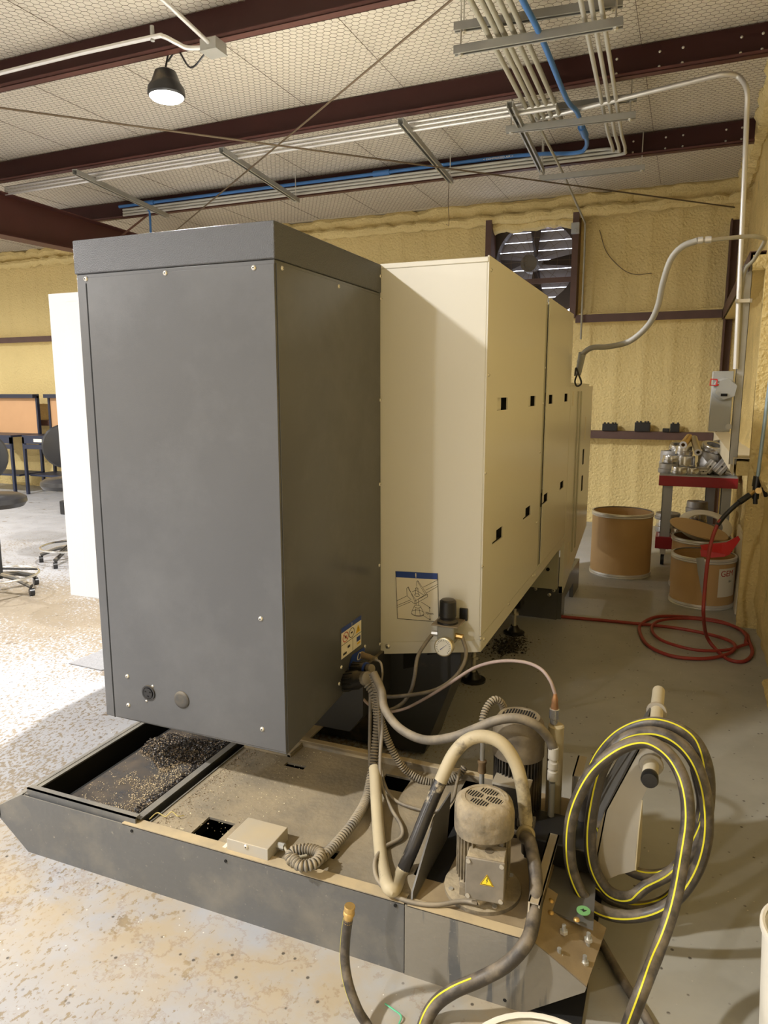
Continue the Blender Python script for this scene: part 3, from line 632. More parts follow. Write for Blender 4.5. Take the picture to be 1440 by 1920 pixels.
# lid, scoop
lc = c3+V((-.03, -.02, h3+.055)); ln = V((.25, -.10, 1)).normalized()
lt = thing('drum_lid', 'round fibreboard lid tilted on top of the rear drum', 'lid', lc); MB().lathe([(.228, 0), (.232, .006), (.228, .014), (.20, .014)], lc, ln, 40).build('disc', mat('lid_board', (.58, .40, .20), .6), lt)
lt2 = c3+V((.02, .19, h3+.05)); tag(MB().lathe([(.21, 0), (.215, .01), (.20, .02), (.14, .02), (.14, .01)], lt2, V((.1, -.55, 1)), 40, caps=False).build('rim_hoop', bucketm), 'white rim hoop standing behind the tilted drum lid', 'hoop')
sc0 = thing('red_scoop', 'translucent red plastic scoop lying across the labelled drum', 'scoop', ry(1340, 1030, 5.7))
q = [ry(1313, 1023, 5.72), ry(1362, 1018, 5.72), ry(1384, 1006, 5.74), ry(1388, 1012, 5.74), ry(1368, 1040, 5.68), ry(1360, 1043, 5.66), ry(1318, 1037, 5.66)]
MB().prism(q, (0, .008, .004)).build('face', redpl, sc0)
q = [ry(1313, 1030, 5.66), ry(1322, 1032, 5.64), ry(1361, 1040, 5.64), ry(1359, 1044, 5.64), ry(1330, 1046, 5.64), ry(1314, 1043, 5.64)]
MB().prism(q, (0, .006, 0)).build('lip', redpl, sc0)
tg = [ry(1305, 1046, 5.628), ry(1320, 1045, 5.628), ry(1322, 1060, 5.628), ry(1324, 1135, 5.628), ry(1320, 1136, 5.628), ry(1308, 1070, 5.628)]
tag(MB().prism(tg, (0, -.004, 0)).build('metal_strip', greyp), 'long grey metal strip hung over the labelled drum rim', 'strip')
q = [rz(1322, 1141, .0), rz(1372, 1137, .0), rz(1383, 1118, .0), rz(1360, 1120, 0)]
tag(MB().prism([p+V((0, 0, .001)) for p in q], (0, 0, .012)).build('floor_plate', sheet), 'thin metal plate on the floor under the labelled drum', 'plate')
tag(MB().hexa([V(p) for p in ((.445, 5.62, 0), (.46, 5.62, 0), (.46, 6.3, 0), (.445, 6.3, 0), (.47, 5.62, .55), (.485, 5.62, .55), (.485, 6.3, .55), (.47, 6.3, .55))]).build('leaning_board', board), 'narrow board leaning upright between drums and column', 'board')
# ================================================ RED WORK TABLE
ty = 7.0; a = ry(1236, 890, ty); b = ry(1385, 893, ty); TZ = a.z; x0, x1 = a.x, min(b.x, .50)
tb = thing('work_table', 'red topped work table with grey legs and casters', 'table', ((x0+x1)/2, ty, 0))
MB().box((x0, ty, TZ-.10), (x1, ty+.62, TZ-.008)).build('tabletop', redp, tb, bev=.004); MB().box((x0+.004, ty+.004, TZ-.008), (x1-.004, ty+.61, TZ)).build('liner', greyp, tb)
for (lx, ly) in ((x0+.035, ty+.03), (x1-.13, ty+.03), (x0+.035, ty+.52), (x1-.24, ty+.52)):
    MB().box((lx, ly, .15), (lx+.085, ly+.006, TZ-.1)).box((lx, ly, .15), (lx+.006, ly+.07, TZ-.1)).build('leg', greyp, tb)
MB().box((x0, ty, .16), (x1, ty+.6, .27)).build('lower_shelf', redp, tb, bev=.004)
for (lx, ly) in ((x0+.07, ty+.06), (x1-.07, ty+.06), (x0+.07, ty+.54), (x1-.07, ty+.54)):
    g = MB().box((lx-.025, ly-.02, .10), (lx+.025, ly+.02, .16)).build('caster', zinc, tb); MB().cyl((lx-.015, ly, .05), (lx+.015, ly, .05), .05, 18).build('wheel', blackc, g)
def ringp(nm, lab, c, r, h0_, ax=(0, 0, 1), mt=steel, hole=.6, grp='machined parts heaped on the red table', cat='metal part'):
    if 'heaped' in grp: c = V(c); c.z = TZ+(c.z-TZ)*1.45; r *= 1.12
    h = h0_*(1.45 if 'red table' in grp and 'shelf' not in grp else 1)
    return tag(MB().lathe([(r*hole, 0), (r*.96, 0), (r, h*.12), (r, h*.45), (r*.93, h*.5), (r*.93, h*.9), (r*.9, h), (r*hole, h), (r*hole, 0)], V(c), ax, 26, caps=False).build(nm, mt), lab, cat, grp)
def T(px, py, dy): return ry(px, py, ty+dy)
G1 = 'machined parts heaped on the red table'
def onT(px, dy, z): p = ry(px, 880, ty+dy); return V((p.x, ty+dy, TZ+z))
ringp('flanged_ring', 'low shiny double ring at the front edge of the red table', onT(1275, .10, 0), .075, .05)
ringp('flanged_ring', 'second low shiny ring beside the front one on the table', onT(1298, .11, 0), .07, .045)
ringp('flanged_ring', 'broad dull ring at the left front of the table heap', onT(1254, .22, 0), .085, .06, mt=cast)
ringp('flanged_ring', 'upper dull ring stacked on the broad left ring', onT(1258, .23, .062), .075, .05, mt=steel)
ringp('flanged_ring', 'thick cylinder part in the middle of the table heap', onT(1283, .25, 0), .085, .11, hole=.3)
ringp('flanged_ring', 'shiny dome capped part on top of the table heap', onT(1280, .26, .112), .07, .06, hole=.2)
ringp('flanged_ring', 'wide casting behind the blocks on the table heap', onT(1330, .32, 0), .10, .14, mt=cast, hole=.3)
ringp('flanged_ring', 'tilted wide ring resting on the rear casting', onT(1332, .32, .145), .095, .04, (.25, -.3, 1))
ringp('flanged_ring', 'rear ring at the far left of the table heap', onT(1256, .42, .0), .09, .13, mt=cast)
ringp('flanged_ring', 'small ring lying highest at the rear of the heap', onT(1345, .45, .16), .07, .035, (-.2, -.3, 1))
ringp('flanged_ring', 'rear left ring stacked high in the table heap', onT(1268, .42, .135), .075, .04, (.15, -.3, 1))
def tubep(lab, p, q, r):
    t = thing('metal_tube', lab, 'tube', p, 'tubes on the table heap'); d = (q-p)
    MB().lathe([(r*.5, 0), (r, 0), (r, d.length), (r*.5, d.length), (r*.5, 0)], p, d, 20, caps=False).build('body', brass if 'left' in lab else mat('dull_brass', (.45, .38, .22), .35, .7), t)
    MB().lathe([(r*.5, -.004), (r*.98, -.004), (r*.98, 0)], p, d, 20, caps=False).build('end_face', galvb, t)
tubep('left brass tube pointing at the camera on the table heap', T(1281, 834, .12), T(1292, 820, .40), .034)
tubep('right brass tube leaning across the top of the table heap', T(1309, 848, .10), T(1301, 822, .36), .032)
def block(lab, c, s_, rot, mt=cast, slots=True):
    t = thing('clamp_block', lab, 'metal part', c, 'clamp blocks on the table'); M = Matrix.Translation(c) @ Matrix.Rotation(rot, 4, 'Y') @ Matrix.Rotation(.2, 4, 'Z')
    sx_, sy_, sz_ = s_; MB().box((-sx_, -sy_, -sz_), (sx_, sy_, sz_), M).build('body', mt, t, bev=.003)
    mb = MB()
    for k in (-.35, .35): mb.box((-sx_*.98, -sy_-.004, k*sz_-.006), (sx_*.98, -sy_+.001, k*sz_+.006), M)
    mb.build('machined_rails', galvb, t); MB().cyl(M @ V((0, -sy_-.006, 0)), M @ V((0, -sy_, 0)), .007, 8).build('bolt', blackc, t)
block('largest tilted clamp block at the right of the table', onT(1352, .16, .075), (.075, .04, .045), R(-52))
block('middle tilted clamp block beside the largest one', onT(1330, .18, .07), (.06, .04, .04), R(-55))
block('small upright clamp block in the centre of the table', onT(1317, .12, .035), (.035, .035, .035), R(0))
block('dark wedge block at the right end of the table', onT(1368, .2, .035), (.04, .04, .035), R(20))
block('flat plate block behind the tilted clamp blocks', onT(1358, .36, .12), (.07, .05, .02), R(8))
G2 = 'castings on the lower shelf of the red table'
for i, (px, dy, z, r, h, lab) in enumerate(((1258, .3, .27, .11, .12, 'wide casting at the lower left of the shelf'), (1258, .32, .39, .12, .06, 'flat ring on the wide casting on the shelf'), (1311, .35, .27, .12, .10, 'lowest casting of the round stack on the shelf'), (1311, .35, .37, .10, .09, 'middle casting of the round stack on the shelf'), (1312, .36, .46, .10, .11, 'topmost drum casting of the stack on the shelf'), (1345, .2, .27, .09, .10, 'casting at the right end of the shelf'), (1275, .12, .27, .10, .08, 'near low casting at the front of the shelf'))):
    p = ry(px, 880, ty+dy); ringp('round_casting', lab, (p.x, ty+dy, z), r, h, mt=cast if i % 3 else steel, hole=.35, grp=G2)
# ================================================ MACHINE
YM = 2.73; XS = -.70; XD = -1.137
mc = thing('machining_centre', 'large machine tool with charcoal cabinet and off-white enclosure', 'machine', (-1.6, 3.8, 0))
# off-white enclosure
pTL, pTR = ry(93, 551, YM+.01), 0; XE = pTL.x
body = MB().use(white)
zt = 2.095
# front sheet (one off-white wall, the light on each end put into its colour)
zl = ry(132, 1115.5, YM).z; zbL = ry(714, 1225.5, YM).z; zbR = ry(900, 1222, YM).z; ztl = ry(93, 551, YM).z
body.prism([(XE, YM, zl), (-1.9, YM, zl-.005), (-1.9, YM, ztl), (XE, YM, ztl)], (0, .6, 0))
body.use(cream).prism([(-1.88, YM, .45), (XD-.01, YM, zbL), (XS-.004, YM, zbR), (XS-.004, YM, zt-.008), (-1.88, YM, zt-.008)], (0, .02, 0))
enc = body.build('enclosure', None, mc, bev=.003)
# top return flange and lower apron
MB().prism([(XD, YM-.004, zt-.02), (XS, YM-.004, zt-.02), (XS, YM-.004, zt), (XD, YM-.004, zt)], (0, .03, 0)).build('top_flange', cream, enc, bev=.003)
MB().prism([(XD, YM-.005, zbL), (XS, YM-.005, zbR), (XS, YM-.005, zbR+.052), (XD, YM-.005, zbL+.052)], (0, .006, 0)).build('apron', cream, enc, bev=.001)
# panel seam on the left
a0 = ry(125, 566, YM-.004); z1_ = ry(163, 1118, YM-.004).z
MB().box((a0.x, YM-.008, zl+.005), (-1.88, YM, a0.z)).build('left_door', white, enc, bev=.002)
# roof of enclosure
MB().box((XE, YM+.6, ztl-.01), (-1.9, 4.9, ztl)).box((-1.9, YM+.02, zt-.02), (XS-.02, 4.98, zt-.008)).box((XE, YM+.6, zl), (XE+.02, 4.9, ztl)).build('roof_sheet', cream, enc)
# right side panels with hand slots
def slot_rects(L): return [(a-.0, b, c, d) for a, b, c, d in L]
S1 = [(2.91, 3.10, 1.522, 1.574), (3.56, 3.74, 1.526, 1.577), (2.885, 3.075, .965, 1.018), (3.515, 3.71, .965, 1.018)]
S2 = [(4.12, 4.28, 1.529, 1.580), (4.72, 4.87, 1.534, 1.585), (4.07, 4.23, .965, 1.018), (4.68, 4.84, .97, 1.02)]
for (u0_, u1_, SS) in ((YM, 3.955, S1), (4.085, 4.985, S2)):
    pn = holes_panel(MB(), 'x', XS-.004, .006, u0_, u1_, .62, zt+.004, SS).build('side_panel', cream, mc)
    for (a, b, c, d) in SS:
        g = MB().use(void).box((XS-.06, a-.01, c-.01), (XS-.055, b+.01, d+.01)).box((XS-.055, a-.012, c-.012), (XS-.004, a-.002, d+.012)).box((XS-.055, b+.002, c-.012), (XS-.004, b+.012, d+.012)).box((XS-.055, a, d+.002), (XS-.004, b, d+.012)).box((XS-.055, a, c-.012), (XS-.004, b, c-.002))
        g.use(cream).box((XS-.016, a, c), (XS-.012, a+(b-a)*.66, d)); g.build('hand_slot', None, pn)  # cream plate stands for the lit part of the recess, black for its shade
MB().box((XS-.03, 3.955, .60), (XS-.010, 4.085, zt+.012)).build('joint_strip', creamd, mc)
MB().hexa([V(p) for p in ((XS-.008, YM, zbR), (XS+.003, YM, zbR), (XS+.003, 4.985, .568), (XS-.008, 4.985, .568), (XS-.008, YM, .618), (XS+.003, YM, .618), (XS+.003, 4.985, .618), (XS-.008, 4.985, .618))]).build('side_apron', cream, mc)
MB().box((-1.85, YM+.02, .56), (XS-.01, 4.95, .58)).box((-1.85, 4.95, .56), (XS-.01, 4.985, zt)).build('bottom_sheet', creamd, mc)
def screw(parent, p, ax, r=.008):
    p = V(p); ax = V(ax); o = MB().use(zinc).dome(p, ax, r, r*.65, 12).use(void).cyl(p+ax*r*.6, p+ax*r*.68, r*.3, 6).build('screw', None, parent); return o
for (x, y) in ((916, 703), (910, 887), (904, 1062), (921, 506), (1026, 570), (1022, 690), (1018, 757), (1012, 848), (1006, 980)): screw(mc, rx(x, y, XS+.002), (1, 0, 0), .008)
screw(enc, ry(727, 1212, YM-.006), (0, -1, 0), .012)
for (x, y) in ((901, 1198), (907, 1199), (953, 1133), (999, 1080), (1003, 1078)): screw(mc, rx(x, y, XS+.003), (1, 0, 0), .009)
# electrical cabinet at the far end
EX = XS+.0
ec = MB().use(cream).box((-1.25, 4.99, .50), (EX-.03, 6.28, 1.66)).build('electrical_cabinet', None, mc, bev=.003)
MB().hexa([V(p) for p in ((EX-.03, 5.02, .19), (EX, 5.02, .19), (EX, 6.28, .46), (EX-.03, 6.28, .46), (EX-.03, 5.02, 1.64), (EX, 5.02, 1.64), (EX, 6.28, 1.64), (EX-.03, 6.28, 1.64))]).build('cabinet_door', cream, ec, bev=.003)
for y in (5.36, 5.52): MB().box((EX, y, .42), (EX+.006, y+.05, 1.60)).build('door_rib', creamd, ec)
for (y, z0_, z1_) in ((5.80, 1.03, 1.15), (5.80, .82, .94), (5.86, 1.22, 1.40)): MB().box((EX-.004, y, z0_), (EX+.002, y+.07, z1_)).build('vent_slot', void if z1_ < 1.2 else paper, ec)
MB().box((EX, 5.18, .36), (EX+.002, 5.30, .52)).build('rating_plate', paper, ec); MB().box((EX, 5.1, 1.50), (EX+.002, 5.16, 1.60)).build('rating_plate', paper, ec)
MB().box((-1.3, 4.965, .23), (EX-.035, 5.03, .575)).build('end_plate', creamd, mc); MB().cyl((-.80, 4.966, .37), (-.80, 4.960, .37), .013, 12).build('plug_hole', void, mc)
bp_ = MB().use(darkcab); holes_panel(bp_, 'x', -.735, .03, 5.02, 5.95, .0, .24, [(5.17, 5.62, 0, .12)]); bp_.box((-1.3, 5.0, .0), (-.735, 5.03, .235)); bp_.box((-1.3, 5.92, 0), (-.735, 5.95, .24)).build('cabinet_base', None, mc)
for (x, y) in ((1004, 1104), (1038, 1107), (1030, 1115)): screw(mc, ry(x, y, 4.998), (0, -1, 0), .014)
# machine bed
bed = MB().use(mat('bed_grey', (.035, .036, .038), .45, var=.2, dust=.05))
bed.prism([(-2.6, 2.80, .02), (-.96, 2.80, .02), (-.93, 2.80, .12), (-.80, 2.80, .47), (-.80, 2.80, .56), (-2.6, 2.80, .56)], (0, .25, 0))
bed.use(void).prism([(-1.06, 2.797, .40), (-1.0, 2.797, .42), (-.98, 2.797, .54), (-1.06, 2.797, .54)], (0, .004, 0)).prism([(-.95, 2.797, .48), (-.88, 2.797, .50), (-.86, 2.797, .55), (-.95, 2.797, .55)], (0, .004, 0)).use(MATS['bed_grey'])
bed.prism([(-2.6, 2.85, .12), (-1.10, 2.85, .12), (-1.02, 2.85, .20), (-1.02, 2.85, .38), (-1.10, 2.85, .56), (-2.6, 2.85, .56)], (0, 2.05, 0))
bed.prism([(-1.75, 2.50, .22), (-1.18, 2.50, .22), (-1.12, 2.50, .30), (-1.12, 2.50, .50), (-1.75, 2.50, .50)], (0, .36, 0))
bed.build('bed', None, mc, bev=.01)
for k, (fx, fy_) in enumerate(((-.99, 3.72), (-1.25, 2.95), (-.95, 4.6), (-2.3, 3.0))):
    g = MB().lathe([(.07, 0), (.07, .012), (.045, .02), (.025, .05), (.025, .055)], (fx, fy_, 0), (0, 0, 1), 24).build('levelling_foot', blackc, mc)
    MB().cyl((fx, fy_, .04), (fx, fy_, .24), .014, 10).cyl((fx, fy_, .13), (fx, fy_, .145), .03, 6).build('jack_bolt', zinc, g); MB().box((fx-.2, fy_-.06, .19), (fx+.05, fy_+.06, .26)).build('foot_bracket', blackc, g)
# charcoal cabinet
dk = MB().use(darkcab)
x0, x1, y0, y1 = -1.90, XD, 1.92, YM
dk.hexa([V(p) for p in ((x0, y0, .42), (x1, y0, .415), (x1, y1, .484), (x0, y1, .49), (x0, y0, 1.985), (x1, y0, 1.985), (x1, y1, 1.985), (x0, y1, 1.985))])
dko = dk.build('charcoal_cabinet', None, mc, bev=.003)
MB().box((x0-.004, y0-.005, 1.985), (x1+.004, y1, 2.093)).build('cabinet_cap', darkcap, dko, bev=.004)
MB().box((x0+.045, y0-.003, .425), (x1-.001, y0, 1.972)).build('front_panel', darkcab, dko, bev=.001)
MB().box((x0+.038, y0-.0015, .42), (x0+.044, y0+.0, 1.955)).build('panel_gap', void, dko)
MB().hexa([V(p) for p in ((x1, y0+.006, .43), (x1+.003, y0+.006, .43), (x1+.003, y1-.02, .495), (x1, y1-.02, .495), (x1, y0+.006, 1.974), (x1+.003, y0+.006, 1.974), (x1+.003, y1-.02, 1.974), (x1, y1-.02, 1.974))]).build('side_sheet', darkcab, dko, bev=.001)
for (x, y) in ((161, 523), (310, 512), (476, 502), (489, 1160), (239, 1268), (241, 1322), (492, 1367)): screw(dko, ry(x, y, y0-.003), (0, -1, 0), .0085)
for (x, y) in ((529, 503), (635, 537), (714, 560), (713, 518), (713, 750), (712, 908), (711, 1060), (684, 1212), (712, 1208), (640, 1251), (636, 1282)): screw(dko, rx(x, y, XD+.003), (1, 0, 0), .0075)
c = ry(279, 1299, y0-.003)
sk = MB().use(black).lathe([(.028, 0), (.028, .004), (.022, .004), (.022, .001)], c, (0, -1, 0), 24).use(blackc).lathe([(.019, .0), (.019, .006)], c, (0, -1, 0), 20)
for a_ in (30, 150, 270): sk.use(void).box(c+V((.011*cos(R(a_))-.003, -.0075, .011*sin(R(a_))-.002)), c+V((.011*cos(R(a_))+.003, -.006, .011*sin(R(a_))+.002)))
sk.build('power_socket', None, dko); screw(dko, c+V((.019, 0, .028)), (0, -1, 0), .005); screw(dko, c+V((-.012, 0, -.033)), (0, -1, 0), .005)
MB().lathe([(.031, 0), (.031, .003), (.027, .006), (.02, .007)], ry(341, 1312, y0-.003), (0, -1, 0), 30).build('hole_plug', plast, dko)
# warning sticker on the enclosure wall
def quad_sticker(name, parent, q, off, parts):
    """q: TL, TR, BR, BL world corners; parts: (u0,v0,u1,v1,material) rectangles in sticker space"""
    nrm = (q[1]-q[0]).cross(q[3]-q[0]).normalized(); nrm = nrm if nrm.dot(O-q[0]) > 0 else -nrm
    B = lambda u, v, h: (q[0]*(1-u)*(1-v)+q[1]*u*(1-v)+q[2]*u*v+q[3]*(1-u)*v)+nrm*h
    mb = MB(); mb.use(paper)
    for i, (poly, mt) in enumerate(parts):
        h = off*(1+.35*i) if i < 3 else off*2.2; mb.use(mt); n = len(poly); mb.add([B(u, v, h) for u, v in poly], [tuple(range(n))])
    return mb.build(name, None, parent, flat=True, fix=False), B, nrm
def rect(u0, v0, u1, v1): return [(u0, v0), (u1, v0), (u1, v1), (u0, v1)]
def line(pts, w_):
    out = []
    for (a, b), (c, d) in zip(pts, pts[1:]):
        L = math.hypot(c-a, d-b) or 1; nx, ny = -(d-b)/L*w_, (c-a)/L*w_; out.append([(a+nx, b+ny), (c+nx, d+ny), (c-nx, d-ny), (a-nx, b-ny)])
    return out
def circ(cx, cy, rx_, ry_, n=18, a0=0, a1=360): return [(cx+rx_*cos(R(a0+(a1-a0)*i/n)), cy+ry_*sin(R(a0+(a1-a0)*i/n))) for i in range(n+1)]
q = [ry(741.4, 1070.8, YM-.001), ry(821, 1075, YM-.001), ry(823.3, 1166.4, YM-.001), ry(745.3, 1160.3, YM-.001)]
parts = [(rect(0, 0, 1, 1), ink), (rect(.012, .012, .988, .988), paper), (rect(.012, 0, .988, .125), bluel), (rect(.475, .02, .5, .085), paper), (rect(.475, .095, .5, .11), paper)]
W = .004
dl = [[(.0, .62), (.26, .50), (.34, .56)], [(.0, .72), (.36, .57)], [(.0, .76), (.36, .61)], [(.26, .50), (.26, .34), (.30, .31), (.44, .60), (.44, .66), (.36, .61)], [(.30, .31), (.30, .35), (.47, .58)], [(.44, .66), (.75, .49), (.75, .44), (.47, .58)],
      [(.44, .60), (.73, .43), (.53, .17), (.50, .19), (.50, .30)], [(.53, .17), (.53, .20), (.70, .45)], [(.65, .30), (1, .13)], [(.70, .36), (1, .22)], [(.73, .41), (1, .26)], [(.38, .41), (.48, .37), (.66, .46)],
      [(.47, .33), (.47, .46)], [(.53, .33), (.53, .46)], [(.47, .58), (.47, .68)], [(.53, .56), (.53, .68)], circ(.50, .33, .03, .015, 8), circ(.50, .47, .06, .03, 10), circ(.50, .71, .08, .03, 12), circ(.50, .84, .15, .06, 14), [(.42, .71), (.35, .84)], [(.58, .71), (.65, .84)], [(.46, .75), (.44, .89)], [(.54, .75), (.56, .89)], circ(.5, .86, .15, .05, 14, 0, 180),
      [(.60, .61), (.78, .70)], [(.62, .88), (.80, .97)], [(.79, .70), (.79, .80)], [(.79, .87), (.79, .97)], [(.77, .73), (.79, .70), (.81, .73)], [(.77, .94), (.79, .97), (.81, .94)]]
for l in dl: parts += [(p, ink) for p in line(l, W)]
st, B, nr = quad_sticker('levelling_sticker', enc, q, .0008, parts)
text('lettering', '70mm', .014, frameM(B(.78, .835, .002), q[1]-q[0], q[0]-q[3]), ink, st, .0002)
text('lettering', '!', .02, frameM(B(.49, .06, .002), q[1]-q[0], q[0]-q[3]), paper, st, .0002)
q = [rx(639.5, 1179, XD+.004), rx(677, 1153, XD+.004), rx(677, 1208, XD+.004), rx(639.5, 1237, XD+.004)]
parts = [(rect(0, 0, 1, 1), paper), (rect(0, 0, 1, .16), bluel), (rect(.0, .55, 1, .57), ink), (rect(.5, .03, .52, .10), paper), (rect(.5, .115, .52, .135), paper), (rect(.55, .57, .56, 1), ink)]
parts += [([(.70, .50), (.95, .50), (.83, .24)], yel), (rect(.80, .33, .86, .46), ink)]
for (cx, mt) in ((.2, redink), (.5, ink)): parts += [(p, mt) for p in line(circ(cx, .36, .13, .15), .012)]
parts += [(p, redink) for p in line([(.11, .26), (.29, .46)], .012)]+[(rect(.16, .32, .24, .40), ink), (rect(.45, .33, .55, .38), ink), (rect(.08, .85, .25, .92), ink), (rect(.3, .70, .42, .78), ink), (rect(.75, .64, .95, .80), bluel), (rect(.78, .84, .95, .90), yel)]
quad_sticker('warning_sticker', dko, q, .0008, parts)
q = [rx(660, 1228, XD+.004), rx(683, 1213, XD+.004), rx(684, 1232, XD+.004), rx(652, 1256, XD+.004)]
quad_sticker('blue_plate', dko, q, .001, [(rect(0, 0, 1, 1), bluel)]+[(p, paper) for p in line(circ(.6, .5, .12, .3), .03)])
# connectors plugged in the cabinet side
def plug(name, lab, p, q, r, mt, ribs=True):
    t = thing(name, lab, 'connector', p, 'plugs on the charcoal cabinet'); p, q = V(p), V(q); L = (q-p).length
    MB().lathe([(r*1.25, 0), (r*1.25, .006), (r, .008), (r, L*.55), (r*.85, L*.6), (r*.85, L*.8), (r*.6, L)], p, q-p, 20).build('shell', mt, t)
    mb = MB(); d = (q-p).normalized(); a = d.orthogonal().normalized(); b = d.cross(a)
    for i in range(10): v_ = (a*cos(2*pi*i/10)+b*sin(2*pi*i/10))*r; mb.beam(p+v_+d*.01, p+v_+d*L*.55, .005, .005)
    if ribs: mb.build('grip_ribs', mt, t)
    MB().lathe([(r*.72, L*.82), (r*.78, L*.84), (r*.78, L*1.0), (r*.6, L*1.03)], p, q-p, 16).build('gland_nut', mat('dusty_gland', (.22, .19, .14), .6), t)
c1 = rx(648, 1277, XD+.004); plug('power_plug', 'larger black plug, lower one on the cabinet side', c1, ry(690, 1272, c1.y-.06), .034, black)
c2_ = rx(660, 1253, XD+.004); plug('power_plug', 'smaller plug with blue ring, middle one on the cabinet side', c2_, ry(697, 1254, c2_.y-.06), .022, black)
c3_ = rx(678, 1228, XD+.004); plug('power_plug', 'thin brass-tipped plug, uppermost on the cabinet side', c3_, ry(705, 1236, c3_.y-.05), .012, mat('tan_plug', (.3, .22, .13), .5), False)
tag(MB().lathe([(.0225, 0), (.0225, .008)], ry(684, 1252, c2_.y-.045), (1, -.2, -.02), 16).build('blue_ring', bluel), 'blue ring round the smaller plug on the cabinet side', 'ring')
# pressure regulator
rg = thing('air_regulator', 'air pressure regulator with round gauge and black knob', 'regulator', ry(840, 1200, 2.65)); yr = 2.655
c = ry(839, 1190, yr)
MB().box(c+V((-.035, -.03, -.03)), c+V((.035, .03, .045))).build('body', mat('reg_grey', (.28, .28, .25), .5, var=.2, dust=.2), rg, bev=.006)
k0 = c+V((.0, 0, .055)); MB().lathe([(.042, -.005), (.042, .005), (.032, .012), (.032, .02), (.035, .024), (.033, .085), (.026, .092), (.004, .094)], k0, (0, 0, 1), 24).build('knob', black, rg)
MB().box(c+V((-.055, -.045, .045)), c+V((.055, .075, .051))).build('mount_plate', mat('plate_tan', (.33, .27, .19), .5, .3), rg, bev=.002)
MB().box(c+V((.03, .063, .045)), c+V((.062, .075, .095))).build('bracket', blackc, rg)
g0 = ry(832, 1213, 2.595); ga = V((-.02, -1, .12)).normalized()
gg = MB().lathe([(.036, -.03), (.038, 0), (.038, .004), (.034, .006)], g0, ga, 28).cyl(g0-ga*.06, g0-ga*.02, .012, 10).build('gauge', mat('gauge_rim', (.7, .62, .42), .3, .8), rg)
MB().lathe([(.034, .003), (.0335, .0065)], g0, ga, 28).build('dial', glassw, gg)
gx = ga.cross(V((0, 0, 1))).normalized()*-1; gy = gx.cross(ga).normalized()*-1
if gy.z < 0: gy = -gy
nd = MB(); nd.prism([g0+ga*.0075+gx*a+gy*b for a, b in ((-.013, -.010), (-.011, -.012), (.020, .017))], ga*.0008); nd.build('needle', bluel, gg)
tk = MB()
for i in range(19):
    a_ = R(225-i*15); u_ = gx*cos(a_)+gy*sin(a_); s_ = gx*-sin(a_)+gy*cos(a_); tk.prism([g0+ga*.0072+u_*.024+s_*.0007, g0+ga*.0072+u_*(.030 if i % 3 else .031)+s_*.0007, g0+ga*.0072+u_*.030-s_*.0007, g0+ga*.0072+u_*.024-s_*.0007], ga*.0004)
tk.build('dial_marks', ink, gg)
for sgn, nm in ((-1, 'left_fitting'), (1, 'right_fitting')): MB().cyl(c+V((sgn*.03, 0, 0)), c+V((sgn*.065, -.0, -.002)), .012, 8).build(nm, galvb if sgn < 0 else brass, rg)
RGc = c
# antenna leads
q = [ry(1083, 700, 5.12), ry(1078, 715, 5.1), ry(1082, 724, 5.1), ry(1090, 718, 5.1), ry(1084, 700, 5.1), ry(1080, 690, 5.1), ry(1078, 705, 5.1)]
tag(MB().tube(cr(q, 6), .006, 6).build('coiled_lead', blackc), 'small black lead tied in a loop by the machine corner', 'cable')
# ================================================ COOLANT TANK
tk = thing('coolant_tank', 'low charcoal coolant tank under the machine, dusty deck', 'tank', (-1.1, 1.9, 0))
YT = 1.65; ZT = .215
prof = [(-2.035, 0), (-.287, 0), (-.135, .115), (-.131, .13), (-.268, ZT), (-2.04, ZT), (-2.16, .145), (-2.16, .10)]
fr = MB().use(tankm).prism([(x, YT, z) for x, z in prof[:1]+[(-.62, 0), (-.62, ZT)]+[prof[5], prof[6], prof[7]]], (0, .004, 0)).build('front_panel', None, tk)
fr2 = MB().use(tankm).prism([(x, YT-.002, z) for x, z in [(-.617, 0)]+prof[1:5]+[(-.617, ZT)]], (0, .004, 0)).build('front_panel', None, tk)
fr2.data.materials[0] = streaked
MB().prism([(-1.60, YT, ZT-.002), (-.62, YT, ZT-.002), (-.62, YT+.04, ZT-.002), (-1.60, YT+.04, ZT-.002)], (0, 0, .005)).prism([(-.61, YT-.002, ZT-.002), (-.27, YT-.002, ZT-.002), (-.27, YT+.03, ZT-.002), (-.61, YT+.03, ZT-.002)], (0, 0, .004)).build('front_lip', lipm, tk)
mb = MB()
for x, z in ((-1.56, .200), (-.645, .205), (-.335, .02), (-1.2, .19)): mb.cyl((x, YT-.003, z), (x, YT+.001, z), .005, 8)
mb.build('rivet_holes', void, tk)
# deck with real openings
HO = [(-1.365, -1.262, 1.686, 1.795), (-1.305, -1.222, 2.178, 2.205), (-.985, -.885, 1.755, 1.795), (-.925, -.825, 2.175, 2.27)]
deck = holes_panel(MB(), 'z', ZT-.012, .008, -1.52, -.60, YT+.004, 2.36, HO).build('deck', deckm, tk)
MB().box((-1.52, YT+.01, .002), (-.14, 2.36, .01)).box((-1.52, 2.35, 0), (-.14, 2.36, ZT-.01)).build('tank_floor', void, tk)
MB().box((-1.33, 2.335, ZT-.012), (-.50, 2.365, ZT+.022)).build('rear_rim', lipm, tk, bev=.003)
MB().box((-1.325, 2.24, ZT-.005), (-1.312, 2.34, ZT+.012)).box((-1.52, 2.24, ZT-.004), (-1.31, 2.6, ZT+.004)).build('divider', lipm, tk)
MB().prism([(-.61, YT+.002, ZT-.012), (-.268, YT+.002, ZT-.012), (-.268, 2.36, ZT-.012), (-.61, 2.36, ZT-.012)], (0, 0, .006)).build('pump_deck', rust, tk)
